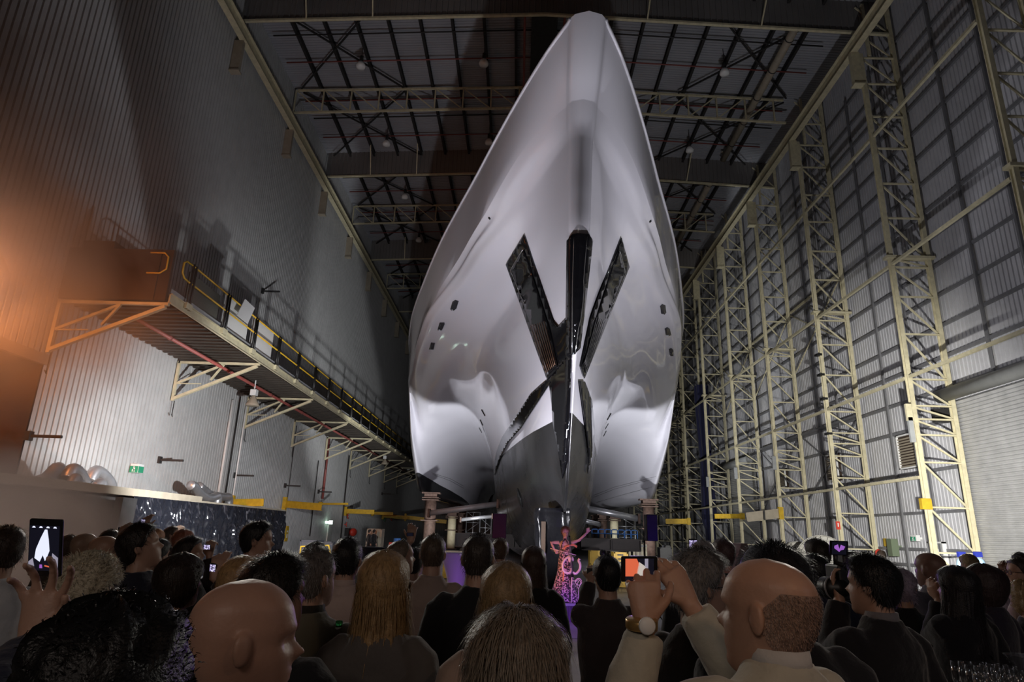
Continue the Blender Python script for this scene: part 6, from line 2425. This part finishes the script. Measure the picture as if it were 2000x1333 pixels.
# stacked shelving and pipes at the right background
for k, (x0, x1, y0, Y, l) in enumerate(((1230, 1262, 1063, 34, 'grey junk rack under the right beam end'), (1560, 1650, 1066, 34.5, 'pale pipe rack along the right wall behind the reels'), (1440, 1545, 1070, 44, 'far pipe rack along the right wall'))):
    a, c = onY(x0, y0, Y), onY(x1, y0, Y)
    t = thing('pipe_rack', l, 'rack', ((a.x + c.x) / 2, Y, 0))
    b = MB()
    for q in range(5):
        xx_ = a.x + (c.x - a.x) * q / 4
        b.bb((xx_ - .04, Y, 0), (xx_ + .04, Y + .1, a.z))
    b.build('upright', M['cream'], t)
    b = MB()
    for q in range(3):
        b.beam((a.x, Y, a.z * (.35 + .3 * q)), (c.x, Y, a.z * (.35 + .3 * q)), .08)
    b.build('shelf_beam', M['cream'] if k else M['grey'], t)
    rnd = random.Random(k)
    b = MB(True)
    for q in range(14):
        xx_ = a.x + (c.x - a.x) * rnd.random()
        b.tube([(xx_, Y + .05, a.z * .4), (xx_ + rnd.uniform(-.1, .1), Y + .05, a.z * rnd.uniform(.9, 1.12))], .04, 6)
    b.build('stored_pipes', M['tan'], t)
# background scaffolding under the ship
for k, (x0, x1, y0, Y, l) in enumerate(((912, 938, 1000, 70, 'pale scaffold tower seen under the ship left of the loudspeaker'), (938, 960, 1012, 62, 'nearer pale scaffold tower under the ship'), (1204, 1240, 1006, 66, 'cream scaffold frame under the right side hull'))):
    a, c = onY(x0, y0, Y), onY(x1, y0, Y)
    t = thing('scaffold_tower', l, 'scaffold', ((a.x + c.x) / 2, Y, 0), group='scaffold towers under the ship')
    nlev = 4
    for q in range(3):
        xx_ = a.x + (c.x - a.x) * q / 2
        b = MB(True)
        b.tube([(xx_, Y, 0), (xx_, Y, a.z)], .05, 6)
        b.build('standard', M['galv'], t)
    for q in range(1, nlev + 1):
        b = MB(True)
        b.tube([(a.x, Y, a.z * q / nlev - .05), (c.x, Y, a.z * q / nlev - .05)], .04, 6)
        b.build('ledger', M['galv'], t)
        b = MB(True)
        m0 = a.x if q % 2 else c.x
        m1 = c.x if q % 2 else a.x
        b.tube([(m0, Y, a.z * (q - 1) / nlev), (m1, Y, a.z * q / nlev)], .03, 6)
        b.build('scaffold_brace', M['galv'], t)

# drinks: table with glasses, cocktail glass, beer bottle
gm = bpy.data.materials.new('thin_clear_glass')
gm.use_nodes = True
nt = gm.node_tree
nt.nodes.clear()
o_ = nt.nodes.new('ShaderNodeOutputMaterial')
mx = nt.nodes.new('ShaderNodeMixShader')
tr = nt.nodes.new('ShaderNodeBsdfTransparent')
tr.inputs['Color'].default_value = (.985, .985, .985, 1)
gs = nt.nodes.new('ShaderNodeBsdfGlossy')
gs.inputs['Roughness'].default_value = .10
fr = nt.nodes.new('ShaderNodeLayerWeight')
fr.inputs['Blend'].default_value = .35
mr = nt.nodes.new('ShaderNodeMapRange')
mr.inputs['To Min'].default_value = .04
mr.inputs['To Max'].default_value = .55
nt.links.new(fr.outputs['Facing'], mr.inputs['Value'])
nt.links.new(mr.outputs['Result'], mx.inputs[0])
nt.links.new(tr.outputs[0], mx.inputs[1])
nt.links.new(gs.outputs[0], mx.inputs[2])
nt.links.new(mx.outputs[0], o_.inputs['Surface'])
M['glass'] = gm
# unseen area lights added to put highlights on the glasses
lamp('glass_fill', 'AREA', (1.1, .3, 2.9), 4, (1.0, .62, .38), (2.5, 3.4, 1.3), .14)
lamp('glass_fill', 'AREA', (3.4, .6, 3.0), 4, (.8, .85, 1.0), (2.5, 3.4, 1.3), .12)
tz = 1.22
t = thing('drinks_table', 'white clothed drinks table at the bottom right corner', 'table', (2.6, 3.45, 0))
b = MB()
b.bb((2.0, 3.1, tz - .03), (3.3, 3.85, tz))
b.build('table_top', M['stretchdark'], t)
b = MB(True)
rows = []
for z in (tz - .002, .02):
    row = []
    for j in range(200):
        u = j / 200 * 4
        s_ = int(u)
        f_ = u - s_
        cs = [(1.99, 3.09), (3.31, 3.09), (3.31, 3.86), (1.99, 3.86), (1.99, 3.09)]
        w = .02 * math.sin(j * .9) if z < .5 else 0
        row.append((cs[s_][0] * (1 - f_) + cs[s_ + 1][0] * f_ + w, cs[s_][1] * (1 - f_) + cs[s_ + 1][1] * f_ + w, z))
    rows.append(row)
b.grid(rows, True)
b.build('table_skirt', M['stretchdark'], t)
t['label'] = 'dark clothed drinks table at the bottom right corner'


def wineglass(name, prof, m, label, loc_, grp=None):
    t = thing(name, label, 'glass', loc_, group=grp)
    b = MB(True)
    b.lathe(prof, (0, 0, 0), 24)
    o = b.build('glass_bowl', m, t, local=True)
    return t


out = [(.030, .0), (.031, .002), (.008, .008), (.004, .02), (.0038, .085), (.010, .092), (.024, .108), (.032, .135), (.033, .16), (.028, .215)]
inn = [(.0268, .215), (.0315, .16), (.0305, .135), (.0225, .110), (.006, .097)]
gpx = [(1869, 1290), (1884, 1291), (1897, 1298), (1908, 1292), (1915, 1300), (1926, 1296), (1938, 1294), (1948, 1303), (1955, 1297), (1965, 1304), (1972, 1300), (1984, 1308), (1992, 1302), (1913, 1313), (1935, 1312), (1960, 1316)]
w0 = None
desc = ['leftmost in the front row', 'second from the left in the front row', 'third from the left', 'fourth from the left', 'standing fifth from the left', 'sixth from the left', 'seventh from the left', 'eighth from the left', 'ninth from the left', 'tenth from the left', 'eleventh from the left', 'twelfth from the left',
        'last at the right edge', 'lowest, left of three', 'lowest, middle of three', 'lowest, right of three']
for (x, y), d in zip(gpx, desc):
    # rim height fixed at table + .215
    p = onZ(x, y + 2, tz + .215)
    if w0 is None:
        w0 = wineglass('tulip_glass', out + inn, M['glass'], 'empty tulip glass on the drinks table, ' + d, (p.x, p.y, tz), 'tulip glasses on the drinks table')
    else:
        dup(w0, (p.x, p.y, tz), 'empty tulip glass on the drinks table, ' + d)
p = onZ(1992, 1280, tz + .23)
wineglass('cocktail_glass', [(.045, 0), (.046, .003), (.008, .01), (.005, .02), (.005, .13), (.012, .135), (.072, .228), (.075, .23), (.071, .229), (.010, .138), (.001, .136)], M['glass'], 'wide cocktail glass above the tulip glasses at the right edge', (p.x, p.y, tz))
M['bottlegreen'] = mat('green_bottle_glass', (.06, .45, .12), .08, trans=.7, ior=1.45, emit=(.02, .2, .04), es=.0)
p0, p1 = pt(663, 1213, 2.62), pt(667, 1262, 2.62)
t = thing('beer_bottle', 'green beer bottle held at chest height beside the olive jacket man', 'bottle', (p0.x, p0.y, p0.z - .24))
b = MB(True)
b.lathe([(.028, 0), (.030, .01), (.030, .12), (.026, .15), (.014, .18), (.012, .225), (.0145, .228), (.0145, .24), (.01, .24)], (p0.x, p0.y, p0.z - .24), 20)
b.build('bottle_glass', M['bottlegreen'], t)
b = MB(True)
b.lathe([(.0305, .03), (.0308, .035), (.0308, .11), (.0305, .115)], (p0.x, p0.y, p0.z - .24), 20)
b.build('paper_label', M['black'], t)
b = MB(True)
b.lathe([(.0150, .185), (.0148, .19), (.0135, .215), (.013, .216)], (p0.x, p0.y, p0.z - .24), 20)
b.build('neck_label', M['white'], t)
# ================================================================== SMOKE
def smoke(name, lo, hi, dens, cen, rad, label, scale=.35, low=.42, high=.7, col=(.9, .88, .86), aniso=.2, floor_=None):
    b = MB()
    b.bb(lo, hi)
    m = bpy.data.materials.new(name)
    m.use_nodes = True
    nt = m.node_tree
    nt.nodes.clear()
    out_ = nt.nodes.new('ShaderNodeOutputMaterial')
    pv = nt.nodes.new('ShaderNodeVolumePrincipled')
    pv.inputs['Color'].default_value = tuple(col) + (1,)
    pv.inputs['Anisotropy'].default_value = aniso
    nt.links.new(pv.outputs[0], out_.inputs['Volume'])
    tc = nt.nodes.new('ShaderNodeTexCoord')
    n = nt.nodes.new('ShaderNodeTexNoise')
    n.inputs['Scale'].default_value = scale
    n.inputs['Detail'].default_value = 3.5
    n.inputs['Distortion'].default_value = .9
    nt.links.new(tc.outputs['Object'], n.inputs['Vector'])
    mr = nt.nodes.new('ShaderNodeMapRange')
    mr.inputs['From Min'].default_value = low
    mr.inputs['From Max'].default_value = high
    nt.links.new(n.outputs['Fac'], mr.inputs['Value'])
    # fade away from the centre of the cloud
    sb = nt.nodes.new('ShaderNodeVectorMath')
    sb.operation = 'SUBTRACT'
    sb.inputs[1].default_value = cen
    nt.links.new(tc.outputs['Object'], sb.inputs[0])
    dv = nt.nodes.new('ShaderNodeVectorMath')
    dv.operation = 'DIVIDE'
    dv.inputs[1].default_value = rad
    nt.links.new(sb.outputs[0], dv.inputs[0])
    ln = nt.nodes.new('ShaderNodeVectorMath')
    ln.operation = 'LENGTH'
    nt.links.new(dv.outputs[0], ln.inputs[0])
    fr = nt.nodes.new('ShaderNodeMapRange')
    fr.interpolation_type = 'SMOOTHSTEP'
    fr.inputs['From Min'].default_value = 1.0
    fr.inputs['From Max'].default_value = .25
    nt.links.new(ln.outputs['Value'], fr.inputs['Value'])
    mu = nt.nodes.new('ShaderNodeMath')
    mu.operation = 'MULTIPLY'
    nt.links.new(mr.outputs[0], mu.inputs[0])
    nt.links.new(fr.outputs[0], mu.inputs[1])
    m2 = nt.nodes.new('ShaderNodeMath')
    m2.operation = 'MULTIPLY'
    m2.inputs[1].default_value = dens
    nt.links.new(mu.outputs[0], m2.inputs[0])
    nt.links.new(m2.outputs[0], pv.inputs['Density'])
    o = b.build(name, m)
    tag(o, label, 'smoke', kind='stuff')
    return o


smoke('drifting_smoke', (-15.7, 8, 4), (-8.0, 27, 22), .55, (-14.5, 14.5, 9.5), (5.8, 11.0, 9.5), 'orange lit smoke drifting up past the near end of the walkway', .28, .40, .72)
smoke('drifting_smoke', (-12.2, 8.5, 0.02), (-4.5, 19.5, 3.9), 1.6, (-12.0, 14.3, .9), (3.5, 5.2, 3.1), 'thick grey brown smoke bank low in front of the booth behind the left crowd', .5, .22, .5)
lamp('smoke_lamp', 'SPOT', (-14.6, 12.0, 7.6), 21000, (1.0, .30, .07), (-14.4, 17.5, 8.6), .25, 88, .9)
lamp('smoke_lamp', 'SPOT', (-12.0, 11.0, 5.2), 2600, (1.0, .50, .33), (-15.6, 21, 15), .4, 105, 1.0)
lamp('smoke_lamp', 'SPOT', (-5.5, 9.5, 4.6), 2400, (1.0, .72, .60), (-10.5, 14.5, 1.2), .25, 80, .9)
smoke('drifting_smoke', (-15.7, 9.5, 6.3), (-11.2, 18.5, 12.5), 1.1, (-14.7, 13.6, 8.8), (2.5, 4.4, 1.9), 'dense glowing orange smoke plume at the left edge above the dark opening', .55, .32, .62)
